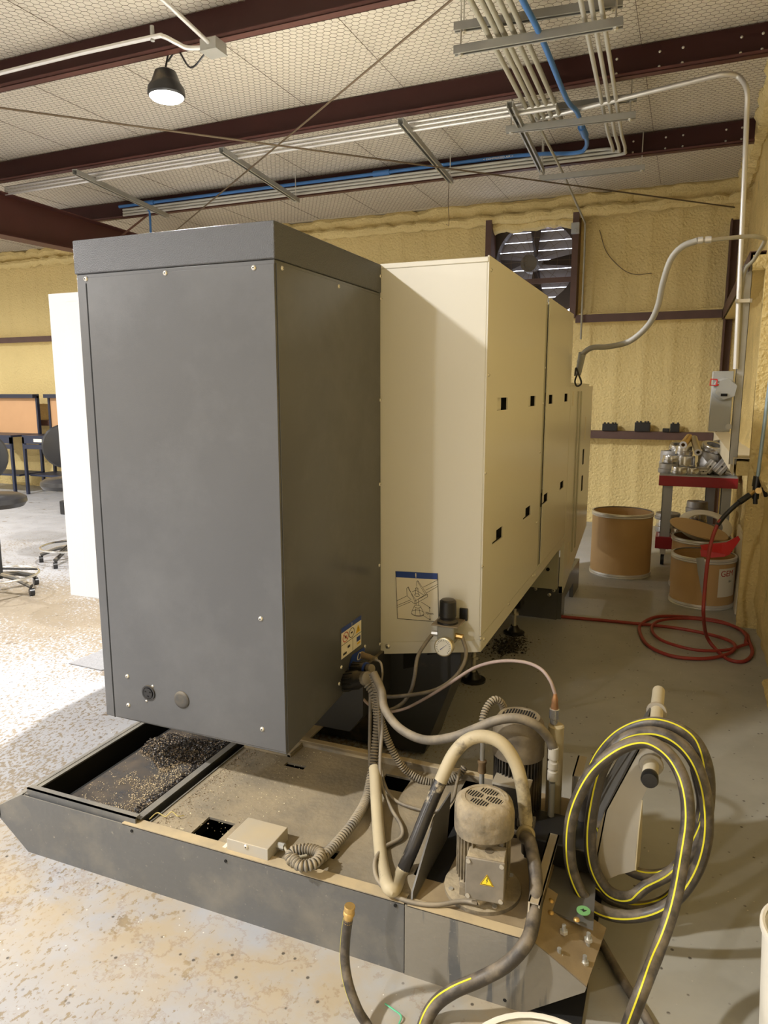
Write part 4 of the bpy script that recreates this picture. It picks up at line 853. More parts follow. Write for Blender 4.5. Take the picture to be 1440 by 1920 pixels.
# end slope plate and bracket plates on the right
MB().prism([(-.268, YT, ZT-.006), (-.131, YT, .13), (-.105, YT+.22, .13), (-.268, YT+.22, ZT-.006)], (0, 0, .006)).build('end_slope', rust, tk)
q = [rz(x, y, .205) for x, y in ((1003, 1772), (1036, 1690), (1115, 1735), (1102, 1848))]
pl = MB().hexa([V((p.x, p.y, .185)) for p in q]+[V((p.x, p.y, .191)) for p in q]) if False else None
bx_ = [V((-.268, 1.66, .20)), V((-.255, 1.80, .20)), V((-.115, 1.765, .165)), V((-.112, 1.66, .128))]
q = [rz(1022, 1706, .20), rz(1036, 1578, .20), rz(1118, 1640, .19), rz(1112, 1745, .18), rz(1104, 1742, .18)]
MB().prism(q, (0, 0, .006)).build('dark_plate', sheetd, tk)
for (x, y) in ((1033, 1690), (1033, 1712), (1081, 1725)): MB().dome(rz(x, y, .205), (0, 0, 1), .009, .007, 10).build('bolt', brass, tk)
for (x, y, z) in ((1057, 1748, .19), (1103, 1763, .165), (1048, 1792, .17), (1096, 1806, .145)):
    p = rz(x, y, z); g = MB().cyl(p-V((0, 0, .02)), p+V((0, 0, .022)), .0055, 8).build('bolt', galv, tk); MB().lathe([(.011, 0), (.011, .008)], p+V((0, 0, -.002)), (0, 0, 1), 6).build('nut', zinc, g)
gr = rz(1094, 1708, .207); MB().lathe([(.0185, 0), (.0185, .002)], gr, (0, 0, 1), 22).build('green_sticker', mat('sticker_green', (.18, .42, .16), .5), tk)
MB().prism([gr+V((a, b, .0025)) for a, b in ((-.009, -.002), (-.003, -.003), (.0, -.007), (.005, -.003), (.009, .003), (.002, .001), (-.001, .006), (-.004, .001))], (0, 0, .0005)).build('arrow_mark', ink, tk)
# channel rail beside the front pump
a, b = rz(1011, 1650, .30), rz(1040, 1572, .30)
q = [V((-.285, 1.665, ZT)), V((-.268, 1.665, ZT))]
rail = MB().box((-.292, 1.70, ZT-.006), (-.288, 2.02, .285)).box((-.292, 1.70, .281), (-.262, 2.02, .285)).box((-.266, 1.70, .272), (-.262, 2.02, .285)).build('rail', sheet, tk)
MB().prism([(-.292, 1.70, .285), (-.288, 1.66, ZT), (-.292, 1.70, ZT)], (.004, 0, 0)).build('rail_end', sheet, tk)
MB().box((-.255, 2.22, ZT-.006), (-.250, 2.36, .375)).box((-.255, 2.22, .371), (-.225, 2.36, .375)).build('rail', sheet, tk)
# angled partition between deck and pumps
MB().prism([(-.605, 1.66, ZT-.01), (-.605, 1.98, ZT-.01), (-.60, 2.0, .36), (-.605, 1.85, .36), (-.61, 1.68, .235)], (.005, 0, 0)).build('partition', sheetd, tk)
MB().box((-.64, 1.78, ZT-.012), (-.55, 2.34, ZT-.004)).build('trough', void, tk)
MB().box((-.36, 1.98, ZT-.006), (-.16, 2.14, ZT+.065)).build('valve_block', blackc, tk, bev=.004)
# left chip tray
tr = MB().use(tankm)
tr.box((-2.045, YT+.006, .0), (-2.035, 3.0, ZT)).box((-2.05, YT+.01, ZT-.004), (-2.022, 3.0, ZT+.002)).box((-1.525, YT+.006, 0), (-1.52, 3.0, ZT))
tr.build('tray_wall', None, tk)
MB().use(tankm).box((-2.03, YT+.012, ZT-.03), (-1.555, YT+.018, ZT+.024)).box((-2.03, YT+.012, ZT+.02), (-1.555, YT+.036, ZT+.024)).build('tray_front', None, tk)
MB().use(tankm).box((-1.578, YT+.03, ZT-.05), (-1.574, 2.9, ZT+.012)).box((-1.578, YT+.03, ZT+.008), (-1.548, 2.9, ZT+.012)).build('tray_side', None, tk)
MB().box((-1.93, YT+.02, ZT-.045), (-1.578, 2.9, ZT-.035)).build('tray_floor', oilm, tk)
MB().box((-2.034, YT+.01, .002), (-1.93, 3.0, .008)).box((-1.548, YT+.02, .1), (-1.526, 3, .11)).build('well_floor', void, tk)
MB().box((-2.034, YT+.012, .009), (-2.031, 3.0, ZT-.006)).build('well_shade', void, tk)  # black plate added so the well's inner wall looks deep in shade
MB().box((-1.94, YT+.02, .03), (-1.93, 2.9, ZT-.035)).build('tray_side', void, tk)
MB().prism([(-2.16, YT, .145), (-2.04, YT, ZT), (-2.04, YT+.9, ZT), (-2.16, YT+.9, .145)], (0, 0, .004)).prism([(-2.16, YT, .10), (-2.16, YT, .145), (-2.16, YT+.9, .145), (-2.16, YT+.9, .10)], (.004, 0, 0)).build('end_slope', tankm, tk)
# chips
def chips(name, mt, n, pos, s0, s1, parent):
    vs = []; fs = []
    for i in range(n):
        p = pos()
        if p is None: continue
        s_ = random.uniform(s0, s1); k = len(vs); e = [V((random.gauss(0, 1), random.gauss(0, 1), random.gauss(0, .5))).normalized()*s_ for _ in range(4)]
        vs += [p+v+V((0, 0, s_*.3)) for v in e]; fs += [(k, k+1, k+2), (k, k+2, k+3), (k, k+3, k+1), (k+1, k+3, k+2)]
    mb = MB(); mb.v = vs; mb.f = fs; mb.m = [0]*len(fs); o = mb.build(name, mt, parent, flat=True); o['kind'] = 'stuff'; return o
def heap(lo):
    def f():
        for _ in range(20):
            x = random.uniform(-1.925, -1.585); y = random.uniform(YT+.04, 2.36); u = (x+1.925)/.34; v_ = (y-YT)/.7
            ed = max(0, 1-min((1-u)*1.5, abs(v_-.74)*2.4, v_*3.5+(1-u)*.4)*2.4); k = noise.noise(V((x*9, y*9, 4)))*.5+.5
            k2 = k*.6+ed*.55
            if k2 > lo: return V((x, y, ZT-.035+max(0, k2-.4)*random.uniform(0, .05)))
    return f
chips('chip_heap', chipd, 16000, heap(.46), .003, .007, tk); chips('chip_heap', chipm, 16000, heap(.43), .002, .005, tk)
chips('chip_dust', mat('tan_chips', (.62, .50, .30), .6, var=.4, vscale=150), 1500, heap(.28), .001, .003, tk)
def tan():
    for _ in range(30):
        x = random.uniform(-1.84, -1.59); y = random.uniform(YT+.04, 2.1); u = (x+1.925)/.34; v_ = (y-YT)/.45
        if noise.noise(V((x*8, y*8, 9)))*.5+.5+u*.35-v_*.25 > .50: return V((x, y, ZT-.034+random.uniform(0, .012)*u))
chips('chip_dust', MATS['tan_chips'], 2600, tan, .001, .003, tk)
chips('chip_scatter', chipm, 900, lambda: V((random.uniform(-1.50, -1.50+abs(random.gauss(0, .10))), random.uniform(1.69, 2.3), ZT-.004)), .0015, .004, tk)
chips('chip_scatter', mat('bright_chips', (.75, .66, .42), .5), 420, lambda: V((random.uniform(-1.51, -1.15), random.uniform(1.69, 2.32), ZT-.004)), .001, .0028, tk)
q = [rz(280, 1536, .22), rz(295, 1524, .225), rz(310, 1531, .22), rz(322, 1522, .23), rz(333, 1530, .225), rz(345, 1529, .22)]
tag(MB().tube(cr(q, 6), .0018, 5).build('metal_curl', mat('gold_curl', (.6, .5, .2), .4, .5)), 'golden curled metal shaving on the deck beside the tray', 'shaving')
# small grey box on deck with cable gland
a = V((-1.205, 1.665, ZT-.004)); b = V((-1.06, 1.785, ZT+.040))
bt = thing('sensor_box', 'small grey sheet metal box on the front edge of the tank', 'box', a)
MB().box(a, b).build('box', mat('dusty_box', (.40, .39, .36), .5, .2, dust=.42, dcol=(.50, .41, .26)), bt, bev=.002)
screw(bt, V((-1.135, 1.665, ZT+.03)), (0, -1, 0), .008); MB().cyl((-1.06, 1.72, ZT+.02), (-1.035, 1.72, ZT+.02), .011, 8).build('gland', galv, bt)
tag(MB().box(rz(417, 1590, ZT), rz(431, 1584, ZT)+V((.0, .0, .004))).build('paper_scrap', paper), 'small pale scrap of tape left of the grey box', 'scrap')
# floor debris below the machine
def dirt():
    a_ = random.gauss(0, 1); b_ = random.gauss(0, 1); return V((-.93+a_*.05, 4.35+b_*.10, .001))
o = chips('floor_debris', chipd, 900, dirt, .004, .012, None); tag(o, 'dark chips and oily debris on the floor below the machine', 'debris')
# ================================================ PUMPS
# front pump
pc = V((-.385, 1.80, ZT-.006)); cdir = V((0, 0, 1))
a = ry(900, 1490, 1.80); pc = V((ry(905, 1650, 1.80).x, 1.80, ZT-.006)); topz = ry(900, 1492, 1.80).z; rM = .074
pm = thing('coolant_pump', 'front coolant pump motor, small grey dusty one with warning triangle', 'pump', pc, 'pump motors')
MB().lathe([(.108, 0), (.108, .012), (.10, .014)], pc, cdir, 40).build('base_flange', motorm, pm)
for a_ in (215, 305, 45, 135): MB().lathe([(.007, 0), (.007, .004)], pc+V((.094*cos(R(a_)), .094*sin(R(a_)), .014)), cdir, 10).build('bolt', zinc, pm)
hm = topz-pc.z
MB().lathe([(rM*.9, .012), (rM*.9, .05), (rM*.82, .055), (rM*.82, hm*.75)], pc, cdir, 28).box(pc+V((-.05, -.065, .012)), pc+V((.05, .03, .055))).build('motor_body', motorm, pm, bev=.002)
def fins(parent, pc, r0_, r1_, z0, z1, n, mt, skip=None):
    for i in range(n):
        a_ = 2*pi*i/n
        if skip and skip[0] < math.degrees(a_) % 360 < skip[1]: continue
        u_ = V((cos(a_), sin(a_), 0)); s_ = V((-sin(a_), cos(a_), 0))*.0016; A = pc+u_*r0_; Bq = pc+u_*r1_; z0v, z1v = V((0, 0, z0)), V((0, 0, z1))
        MB().hexa([A-s_+z0v, Bq-s_+z0v, Bq+s_+z0v, A+s_+z0v, A-s_+z1v, Bq-s_+z1v, Bq+s_+z1v, A+s_+z1v]).build('cooling_fin', mt, parent)
fins(pm, pc, rM*.8, rM*1.02, .055, hm*.74, 36, motorm, (268, 322))
def cowl(parent, pc, z0, z1, r, mt, n=48, sq=.12):
    mb = MB(); vs = []; rings = [(z0, r*1.06), (z0+(z1-z0)*.62, r*1.06), (z0+(z1-z0)*.85, r*1.0), (z1, r*.84), (z1+.001, r*.70), (z1-.001, r*.68), (z1-.001, .001)]
    for z, q_ in rings:
        for i in range(n):
            a_ = 2*pi*i/n; k = 1+sq*(cos(2*(a_+R(22)))**2)*.5 if z < z1-.002 else 1; vs.append(pc+V((q_*k*cos(a_), q_*k*sin(a_), z)))
    mb.add(vs, [(j*n+i, j*n+(i+1) % n, (j+1)*n+(i+1) % n, (j+1)*n+i) for j in range(len(rings)-1) for i in range(n)]); return mb.build('fan_cowl', mt, parent)
cw = cowl(pm, pc, hm*.68, hm, rM*1.05, motorm)
gs = MB()
for qd in range(4):
    base_a = R(90*qd-12)
    for i in range(7):
        off = (i-3)*.0075; Ln = .030-.0022*abs(i-3)*2
        cdir2 = V((cos(base_a), sin(base_a), 0)); pd = V((-cdir2.y, cdir2.x, 0)); dd_ = cdir2 if qd % 2 else pd; ee = pd if qd % 2 else cdir2
        c0 = pc+cdir2*.031+V((0, 0, hm-.0002)); gs.beam(c0+ee*off-dd_*Ln*.5, c0+ee*off+dd_*Ln*.5, .0028, .0012)
gs.build('grille_slots', void, cw)
# terminal box with triangle
tbx = pc+V((.022, -.062, hm*.13)); M = Matrix.Translation(pc+V((.030, -.088, 0))) @ Matrix.Rotation(R(6), 4, 'Z')
MB().box((-.050, -.018, hm*.18), (.050, .05, hm*.60), M).build('terminal_box', motorm, pm, bev=.003)
tl = MB().box((-.052, -.024, hm*.175), (.052, -.017, hm*.605), M).build('terminal_lid', mat('lid_grey', (.19, .17, .14), .6, var=.3, vscale=30, dust=.2), pm, bev=.003)
for sx_, sz_ in ((-1, .21), (1, .21), (-1, .57), (1, .57)): MB().lathe([(.0065, 0), (.0065, .003)], M @ V((sx_*.044, -.024, hm*sz_)), (0, -1, 0), 10).build('lid_screw', sheet, tl)
MB().lathe([(.012, 0), (.012, .001)], M @ V((.005, .02, hm*.602)), (0, 0, 1), 16).build('knockout', motorb, pm)
tc = V((.006, -.0245, hm*.40)); tri = lambda s_, d: [M @ (tc+V((a*s_, d, b*s_))) for a, b in ((-1, -.75), (1, -.75), (0, 1))]
MB().use(yel).prism(tri(.0185, -.0004), (0, -.0005, 0)).use(ink).prism(tri(.0165, -.0008), (0, -.0005, 0)).use(mat('bright_yellow', (.85, .68, .03), .5)).prism(tri(.014, -.0012), (0, -.0006, 0)).use(ink).prism([M @ (tc+V((a*.001, -.0019, b*.001))) for a, b in ((1, 9), (-2, 0), (.5, 1), (-1.5, -8), (3, 2), (.5, 1.2), (3, 9))], (0, -.0004, 0)).build('warning_triangle', None, tl, flat=True)
MB().cyl(pc+V((.05, -.07, hm*.17)), pc+V((.012, -.10, hm*.11)), .009, 10).build('cable_gland', motorm, pm)
# rear pump
p2 = V((ry(975, 1520, 2.13).x-.018, 2.16, ZT-.006)); tz = ry(975, 1350, 2.13).z; h_ = tz-p2.z; r2 = .078
pb = thing('coolant_pump', 'rear coolant pump motor, larger black one behind the grey pump', 'pump', p2, 'pump motors')
MB().lathe([(r2*1.2, 0), (r2*1.2, .012), (r2*.82, .02), (r2*.82, h_*.7)], p2, cdir, 32).build('motor_body', motorb, pb)
fins(pb, p2, r2*.8, r2*1.0, .02, h_*.72, 40, motorb)
cw2 = cowl(pb, p2, h_*.66, h_, r2*1.0, mat('brown_dusty_cowl', (.085, .07, .052), .5, var=.6, vscale=12, dust=.26, dcol=(.40, .32, .19), dscale=7), sq=0)
gs = MB()
for i in range(-6, 7):
    for j in range(-6, 7):
        x, y = i*.0085, j*.0072; rr_ = math.hypot(x, y)
        if .014 < rr_ < .052: gs.box(p2+V((x-.0022, y-.0026, h_-.002)), p2+V((x+.0022, y+.0026, h_+.0004)))
gs.build('grille_holes', void, cw2)
MB().box(p2+V((-.05, -.115, h_*.22)), p2+V((.055, -.06, h_*.50))).build('terminal_box', motorb, pb, bev=.004); MB().box(p2+V((-.055, -.12, h_*.50)), p2+V((.06, -.06, h_*.52))).build('terminal_lid', sheet, pb)
# filter cylinder and its fittings
cy = ry(1040, 1350, 2.2); fcx_ = cy.x; ft2 = thing('filter_canister', 'tall cream canister with a quick coupling behind the pumps', 'canister', (fcx_, 2.24, ZT))
ft2z = ry(1042, 1355, 2.24).z
MB().lathe([(.026, 0), (.026, ft2z-ZT-.004), (.022, ft2z-ZT), (.004, ft2z-ZT+.001)], (fcx_, 2.24, ZT-.006), cdir, 24).build('body', cyl, ft2)
zc2 = ft2z; MB().lathe([(.008, 0), (.012, .005), (.012, .02), (.016, .024), (.016, .055), (.011, .058)], (fcx_-.007, 2.235, zc2-.006), cdir, 16).build('coupling', steel, ft2)
MB().lathe([(.012, .055), (.013, .062), (.010, .08), (.011, .085), (.007, .1), (.006, .108)], (fcx_-.007, 2.235, zc2-.006), cdir, 14).build('brass_nipple', copper, ft2)
# pump outlet fitting train (white) beside the canister
ox = ry(1036, 1450, 2.12).x; z0_ = ry(1036, 1532, 2.12).z; z1_ = ry(1038, 1402, 2.12).z
of = thing('outlet_fitting', 'upright threaded outlet pipe in front of the cream canister', 'fitting', (ox, 2.12, z0_))
MB().cyl((ox, 2.12, max(z0_, .0)), (ox, 2.12, z0_+(z1_-z0_)*.5), .010, 14).build('pipe', galv, of)
MB().lathe([(.013, .0), (.016, .002), (.016, .03), (.012, .033), (.012, .038), (.016, .041), (.016, .060), (.011, .062), (.011, .07), (.0165, .073), (.0165, .11), (.014, .112)], (ox, 2.12, z1_-.108), cdir, 16).build('hose_nuts', mat('dusty_white_fitting', (.50, .47, .40), .5, var=.2), of)
# inlet pipe with ribbed loop
ix = ry(904, 1430, 2.12).x; zt1, zt0 = ry(905, 1378, 2.12).z, ry(903, 1470, 2.12).z
ip = thing('inlet_pipe', 'thin upright pipe with a brass nut left of the rear pump', 'fitting', (ix, 2.12, zt0))
MB().cyl((ix, 2.12, ZT), (ix, 2.12, zt1), .008, 12).build('pipe', galv, ip); MB().lathe([(.010, 0), (.014, .002), (.012, .03), (.015, .035), (.015, .042), (.01, .045)], (ix, 2.12, zt0+.04), cdir, 12).build('brass_nut', mat('brown_brass', (.22, .15, .08), .5, .4), ip)
q = [V((ix, 2.12, zt1-.01)), ry(905, 1352, 2.14), ry(912, 1328, 2.17), ry(926, 1312, 2.2), ry(940, 1318, 2.22), ry(945, 1335, 2.24), ry(944, 1355, 2.25)]
tag(rib(MB(), cr(q, 10), .0125, .009).build('ribbed_hose', mat('grey_ribbed', (.20, .19, .16), .5, dust=.3)), 'short ribbed hose arching over the left of the rear pump', 'hose')
# elbow fitting between hoses
el = ry(988, 1552, 1.92)
ef = thing('elbow_fitting', 'grey pipe elbow clamped between two thick hoses right of the front pump', 'fitting', el)
MB().box(el+V((-.03, -.0, -.005)), el+V((.02, .035, .02))).build('clamp_block', mat('reg_dark', (.11, .10, .09), .5), ef, bev=.003)
MB().lathe([(.023, 0), (.027, .004), (.027, .012), (.022, .016)], el+V((0, -.01, -.012)), (0.1, -1, .25), 20).build('ring_nut', mat('ring_tan', (.36, .30, .18), .45, .3), ef); MB().cyl(el+V((0, .01, -.01)), el+V((0, .02, -.09)), .018, 14).build('black_stub', blackc, ef)
# ================================================ HOSES ROUND THE PUMPS
def hose(name, label, pts, r, mt, ribbed=0, group=None, k=8, n=12):
    P = cr(pts, k); mb = MB()
    if ribbed: rib(mb, P, r, ribbed)
    else: mb.tube(P, r, n)
    return tag(mb.build(name, mt), label, 'hose', group), P
D = ZT-.004
P1 = [ry(690, 1284, 2.27), ry(702, 1305, 2.26), ry(708, 1350, 2.25), ry(704, 1400, 2.22), ry(697, 1450, 2.16), ry(686, 1500, 2.06), rz(664, 1540, D+.03), rz(635, 1576, D+.02), rz(606, 1606, D+.02), rz(575, 1622, D+.018), rz(547, 1614, D+.02), rz(547, 1598, D+.03), rz(575, 1592, D+.04), rz(600, 1600, D+.05), rz(590, 1618, D+.052), rz(565, 1624, D+.05), rz(550, 1610, D+.05)]
hose('ribbed_cable', 'ribbed cable hanging from the big plug and coiled on the deck', P1, .0165, ribm, .011)
hose('thin_lead', 'thin grey lead from the sensor box into the coiled cable', [V((-1.035, 1.72, D+.024)), rz(545, 1609, D+.03), rz(560, 1607, D+.05), rz(575, 1604, D+.05)], .004, pvcg)
P2_ = [ry(697, 1262, 2.26), ry(705, 1290, 2.25), ry(709, 1330, 2.24), ry(722, 1375, 2.24), ry(740, 1415, 2.24), ry(762, 1445, 2.25), ry(795, 1464, 2.26), ry(830, 1466, 2.28), ry(858, 1455, 2.30), ry(872, 1438, 2.32)]
hose('ribbed_cable', 'ribbed cable sweeping right from the plugs toward the pumps', P2_, .014, ribm, .009)
P3_ = [ry(700, 1262, 2.23), ry(715, 1295, 2.20), ry(722, 1330, 2.18), ry(750, 1366, 2.14), ry(795, 1387, 2.10), ry(845, 1383, 2.06), ry(890, 1367, 2.05), ry(930, 1351, 2.05), ry(970, 1347, 2.06), ry(1005, 1360, 2.08), ry(1028, 1383, 2.11), V((ox, 2.12, z1_-.004))]
hose('coolant_hose', 'dusty hose arching across over the rear pump to the threaded outlet', P3_, .015, hosed)
P4 = [ry(702, 1440, 2.14), ry(703, 1455, 2.11), ry(705, 1490, 2.05), ry(709, 1550, 1.93), ry(715, 1610, 1.80), rz(725, 1655, D+.03), rz(738, 1668, D+.03), ry(752, 1640, 1.77), ry(776, 1585, 1.80), ry(800, 1525, 1.84), ry(826, 1465, 1.88), ry(850, 1415, 1.91), ry(878, 1387, 1.93), ry(910, 1381, 1.94), ry(942, 1395, 1.94), ry(966, 1430, 1.94), ry(980, 1480, 1.93), ry(987, 1546, 1.925)]
h4, Pp = hose('coolant_hose', 'thick tan coated hose bent in a V in front of the pumps', P4, .0195, hoset, n=16)
MB().tube(Pp[58:81], .0198, 16).build('bare_rubber', mat('wet_black_rubber', (.03, .028, .027), .22, patch=((.45, .38, .26), 12, .58, .66)), h4)
P5 = [ry(700, 1280, 2.25), ry(714, 1310, 2.22), ry(717, 1360, 2.20), ry(713, 1420, 2.15), ry(715, 1470, 2.10), rz(733, 1515, D+.02), rz(752, 1548, D+.012), rz(752, 1570, D+.012), rz(722, 1588, D+.012), rz(704, 1612, D+.03), rz(706, 1645, D+.03), rz(728, 1672, D+.015), rz(765, 1690, D+.013), rz(815, 1697, D+.013), rz(865, 1690, D+.02), pc+V((.012, -.10, hm*.11))]
hose('power_cable', 'grey cable snaking over the deck to the front pump', P5, .0062, hosed)
P6 = [ry(708, 1300, 2.24), ry(712, 1380, 2.22), ry(716, 1450, 2.18), rz(735, 1495, D+.012), rz(775, 1515, D+.012), rz(820, 1520, D+.012), ry(848, 1500, 2.1), ry(856, 1470, 2.2), ry(862, 1445, 2.3)]
hose('power_cable', 'thin cable looping low behind the V shaped hose', P6, .0055, hosed)
P7 = [RGc+V((-.06, 0, -.002)), ry(798, 1206, 2.62), ry(783, 1232, 2.58), ry(777, 1270, 2.56), ry(768, 1300, 2.55), ry(750, 1322, 2.55), ry(722, 1332, 2.55), ry(695, 1320, 2.55), ry(670, 1290, 2.6)]
hose('air_tube', 'grey air tube looping down from the left of the regulator', P7, .0075, hosed)
P8 = [RGc+V((.062, 0, -.004)), ry(874, 1222, 2.62), ry(868, 1248, 2.58), ry(848, 1274, 2.54), ry(815, 1294, 2.52), ry(770, 1303, 2.52), ry(725, 1306, 2.54), ry(690, 1298, 2.6)]
hose('air_tube', 'grey air tube looping down from the right of the regulator', P8, .0075, hosed)
P9 = [V((fcx_-.007, 2.235, zc2+.10)), ry(1031, 1275, 2.24), ry(1012, 1253, 2.26), ry(980, 1241, 2.3), ry(935, 1240, 2.34), ry(890, 1252, 2.38), ry(845, 1280, 2.42), ry(800, 1308, 2.46), ry(755, 1330, 2.5), ry(715, 1334, 2.5), ry(688, 1318, 2.5), ry(665, 1290, 2.55)]
hose('air_tube', 'thin pinkish air tube arching up to the cream canister', P9, .0058, hosep)
P10 = [ry(705, 1237, 2.3), ry(714, 1243, 2.28), ry(717, 1262, 2.27), ry(715, 1280, 2.26), ry(710, 1320, 2.25)]
hose('thin_lead', 'thin lead from the uppermost plug into the cable bundle', P10, .004, hosed)
hose('power_cable', 'straight grey cable hanging behind the bundle of hoses', [ry(694, 1285, 2.3), ry(694, 1330, 2.29), ry(693, 1400, 2.28), rz(694, 1450, D+.01)], .006, hosed)
# ================================================ GARDEN HOSES
def ghose(name, label, pts, side, parts=True, r=.0145, k=8, sk_=0):
    P = cr(pts, k); t = thing(name, label, 'hose', pts[0]); MB().tube(P, r, 14).build('hose_body', hoseb, t)
    if parts: stripe(MB(), P[sk_:], r, side).build('stripe', yellow, t, fix=True)
    return t
fl = .016
g1 = [el+V((0, -.035, -.008)), ry(994, 1580, 1.86), ry(1003, 1630, 1.80), ry(1005, 1680, 1.74), ry(998, 1735, 1.67), ry(985, 1770, 1.625), ry(950, 1808, 1.60), ry(900, 1836, 1.58), ry(850, 1858, 1.55), rz(815, 1885, .045), rz(795, 1925, fl), rz(785, 1990, fl)]
ghose('drain_hose', 'thick black hose with yellow stripe draped over the tank front edge', g1, (-.4, -.5, .8), r=.0185, sk_=58)
g2 = [ry(653, 1722, 1.49), ry(648, 1760, 1.49), ry(647, 1805, 1.48), ry(655, 1850, 1.46), rz(672, 1895, .05), rz(690, 1925, fl), rz(715, 1980, fl)]
bh = ghose('garden_hose', 'black hose end with brass coupling standing up before the tank', g2, (-1, -.1, .1), r=.0125)
top = V(g2[0]); dr_ = (V(g2[0])-V(g2[1])).normalized()
MB().lathe([(.010, -.012), (.0125, -.01), (.0115, -.006), (.0125, -.002), (.0115, .002), (.0125, .006), (.0115, .009), (.015, .012), (.015, .02), (.0135, .022), (.0145, .036), (.0135, .038)], top, dr_, 16).build('brass_coupling', brass, bh)
# hose hanger: beige tube on folded sheet
hg = thing('hose_hanger', 'beige tube hose hanger with black end cap on folded sheet metal', 'hanger', (-.02, 2.2, 0))
ta, tb_ = ry(1218, 1462, 1.905), ry(1235, 1296, 2.62)
MB().cyl(ta, tb_, .021, 22).build('beige_tube', tube_beige, hg); dv = (ta-tb_).normalized(); MB().lathe([(.022, -.02), (.023, 0), (.020, .008), (.002, .009)], ta, dv, 22).build('end_cap', blackc, hg)
w0 = ta-dv*.10; MB().lathe([(.031, 0), (.033, .006), (.031, .012)], w0, dv, 22).build('weld_collar', sheet, hg); w1 = ta-dv*.52; MB().lathe([(.031, 0), (.033, .006), (.031, .012)], w1, dv, 22).build('weld_collar', sheet, hg)
yh = w0.y
fp = [ry(x, y, yh) for x, y in ((1197, 1405), (1238, 1398), (1240, 1425), (1215, 1475), (1203, 1500), (1196, 1560), (1192, 1600), (1190, 1632))]
arc = [ry(x, y, yh) for x, y in ((1178, 1636), (1160, 1640), (1142, 1648), (1128, 1658), (1112, 1640), (1120, 1560), (1135, 1520))]
MB().prism(fp+arc, (0, .004, 0)).build('front_sheet', sheet, hg)
sp = [ry(1197, 1405, yh), ry(1135, 1520, yh), ry(1112, 1640, yh), ry(1090, 1580, 2.3), ry(1092, 1530, 2.4), ry(1218, 1325, w1.y)]
MB().prism(sp, (.004, 0, 0)).build('side_sheet', sheetd, hg)  # side of the same folded sheet, its shade put into a darker metal
MB().prism([ry(1203, 1500, yh), ry(1196, 1560, yh), ry(1190, 1632, yh), ry(1196, 1632, yh+.1), ry(1202, 1560, yh+.1)], (.003, 0, 0)).build('folded_edge', cyl, hg)
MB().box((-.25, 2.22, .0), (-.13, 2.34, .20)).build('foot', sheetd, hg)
# coiled hose
c_ = [(1175, 1945), (1200, 1866), (1238, 1770), (1264, 1690), (1281, 1600), (1290, 1530), (1283, 1470), (1262, 1425), (1232, 1398), (1200, 1391), (1155, 1408), (1108, 1450), (1076, 1515), (1067, 1580), (1075, 1640), (1103, 1692), (1150, 1716), (1205, 1716), (1258, 1694), (1302, 1640), (1324, 1570), (1322, 1490), (1300, 1425), (1262, 1386), (1215, 1374), (1165, 1390), (1130, 1440), (1112, 1510), (1106, 1575), (1115, 1630), (1142, 1672), (1180, 1683), (1214, 1660), (1262, 1632), (1300, 1580), (1318, 1510), (1305, 1440)]
ys = [1.62, 1.68, 1.74, 1.80, 1.84, 1.87, 1.90, 1.93, 1.945, 1.95, 1.94, 1.93, 1.92, 1.91, 1.91, 1.91, 1.92, 1.93, 1.94, 1.95, 1.96, 1.97, 1.98, 1.99, 2.0, 1.99, 1.98, 1.975, 1.97, 1.97, 1.98, 2.0, 2.03, 2.06, 2.09, 2.10, 2.10]
pts = [ry(x, y, yy) for (x, y), yy in zip(c_, ys)]; pts[0] = rz(1165, 1960, fl); pts[1] = rz(1192, 1905, .03) if False else ry(1200, 1866, 1.62)
ch = ghose('garden_hose', 'coiled black hose with yellow stripe hung on the beige tube', pts, (-.35, -1, .2), r=.0175, k=9)
c_ = [(1125, 1545), (1140, 1590), (1172, 1625), (1215, 1642), (1262, 1632), (1300, 1590), (1325, 1530), (1328, 1450), (1306, 1392), (1262, 1362), (1212, 1356), (1160, 1378), (1120, 1425), (1098, 1490), (1090, 1560), (1098, 1620), (1125, 1670), (1180, 1700), (1240, 1692), (1285, 1655)]
pts = [ry(x, y, 2.03+i*.008) for i, (x, y) in enumerate(c_)]; P = cr(pts, 8); MB().tube(P, .017, 14).build('rear_loops', hoseb, ch); stripe(MB(), P, .017, (-.6, -.6, 1)).build('stripe', yellow, ch)
g3 = [rz(1088, 1690, .10), rz(1110, 1735, .04), rz(1140, 1790, fl), rz(1175, 1850, fl), rz(1215, 1915, fl), rz(1250, 1990, fl)]
ghose('garden_hose', 'plain black hose running along the floor right of the tank tip', g3, (0, 0, 1), False, r=.0125)
# ================================================ BUCKETS, STRING
def bucket(c, r, h, label):
    t = thing('bucket', label, 'bucket', c, 'white buckets'); MB().lathe([(r*.86, 0), (r*.98, h-.04), (r*.975, h-.002), (r*.95, h-.002), (r*.84, .01), (.002, .008)], c, (0, 0, 1), 40, caps=False).build('pail', bucketm, t)
    MB().lathe([(r*.95, h-.01), (r*1.0, h-.012), (r*1.04, h-.006), (r*1.04, h+.006), (r*1.0, h+.008), (r*.95, h+.006)], c, (0, 0, 1), 40, caps=False).build('rim', bucketm, t)
p = rz(1040, 1912, .36); bucket((p.x, p.y-.155, 0), .15, .36, 'white bucket whose rim peeks in at the bottom edge')
p = rz(1429, 1760, .30); bucket((p.x+.122, p.y+.0, 0), .125, .34, 'white bucket cut off by the right edge of the photo')
q = [rz(722, 1882, .003), rz(738, 1893, .006), rz(752, 1905, .01), rz(748, 1920, .004)]
tag(MB().tube(cr(q, 6), .0022, 5).build('green_string', greenm), 'short piece of green string on the floor at the bottom edge', 'string')
q = [rz(129, 1245, 0), rz(190, 1258, 0), rz(300, 1240, 0), rz(230, 1205, 0)]
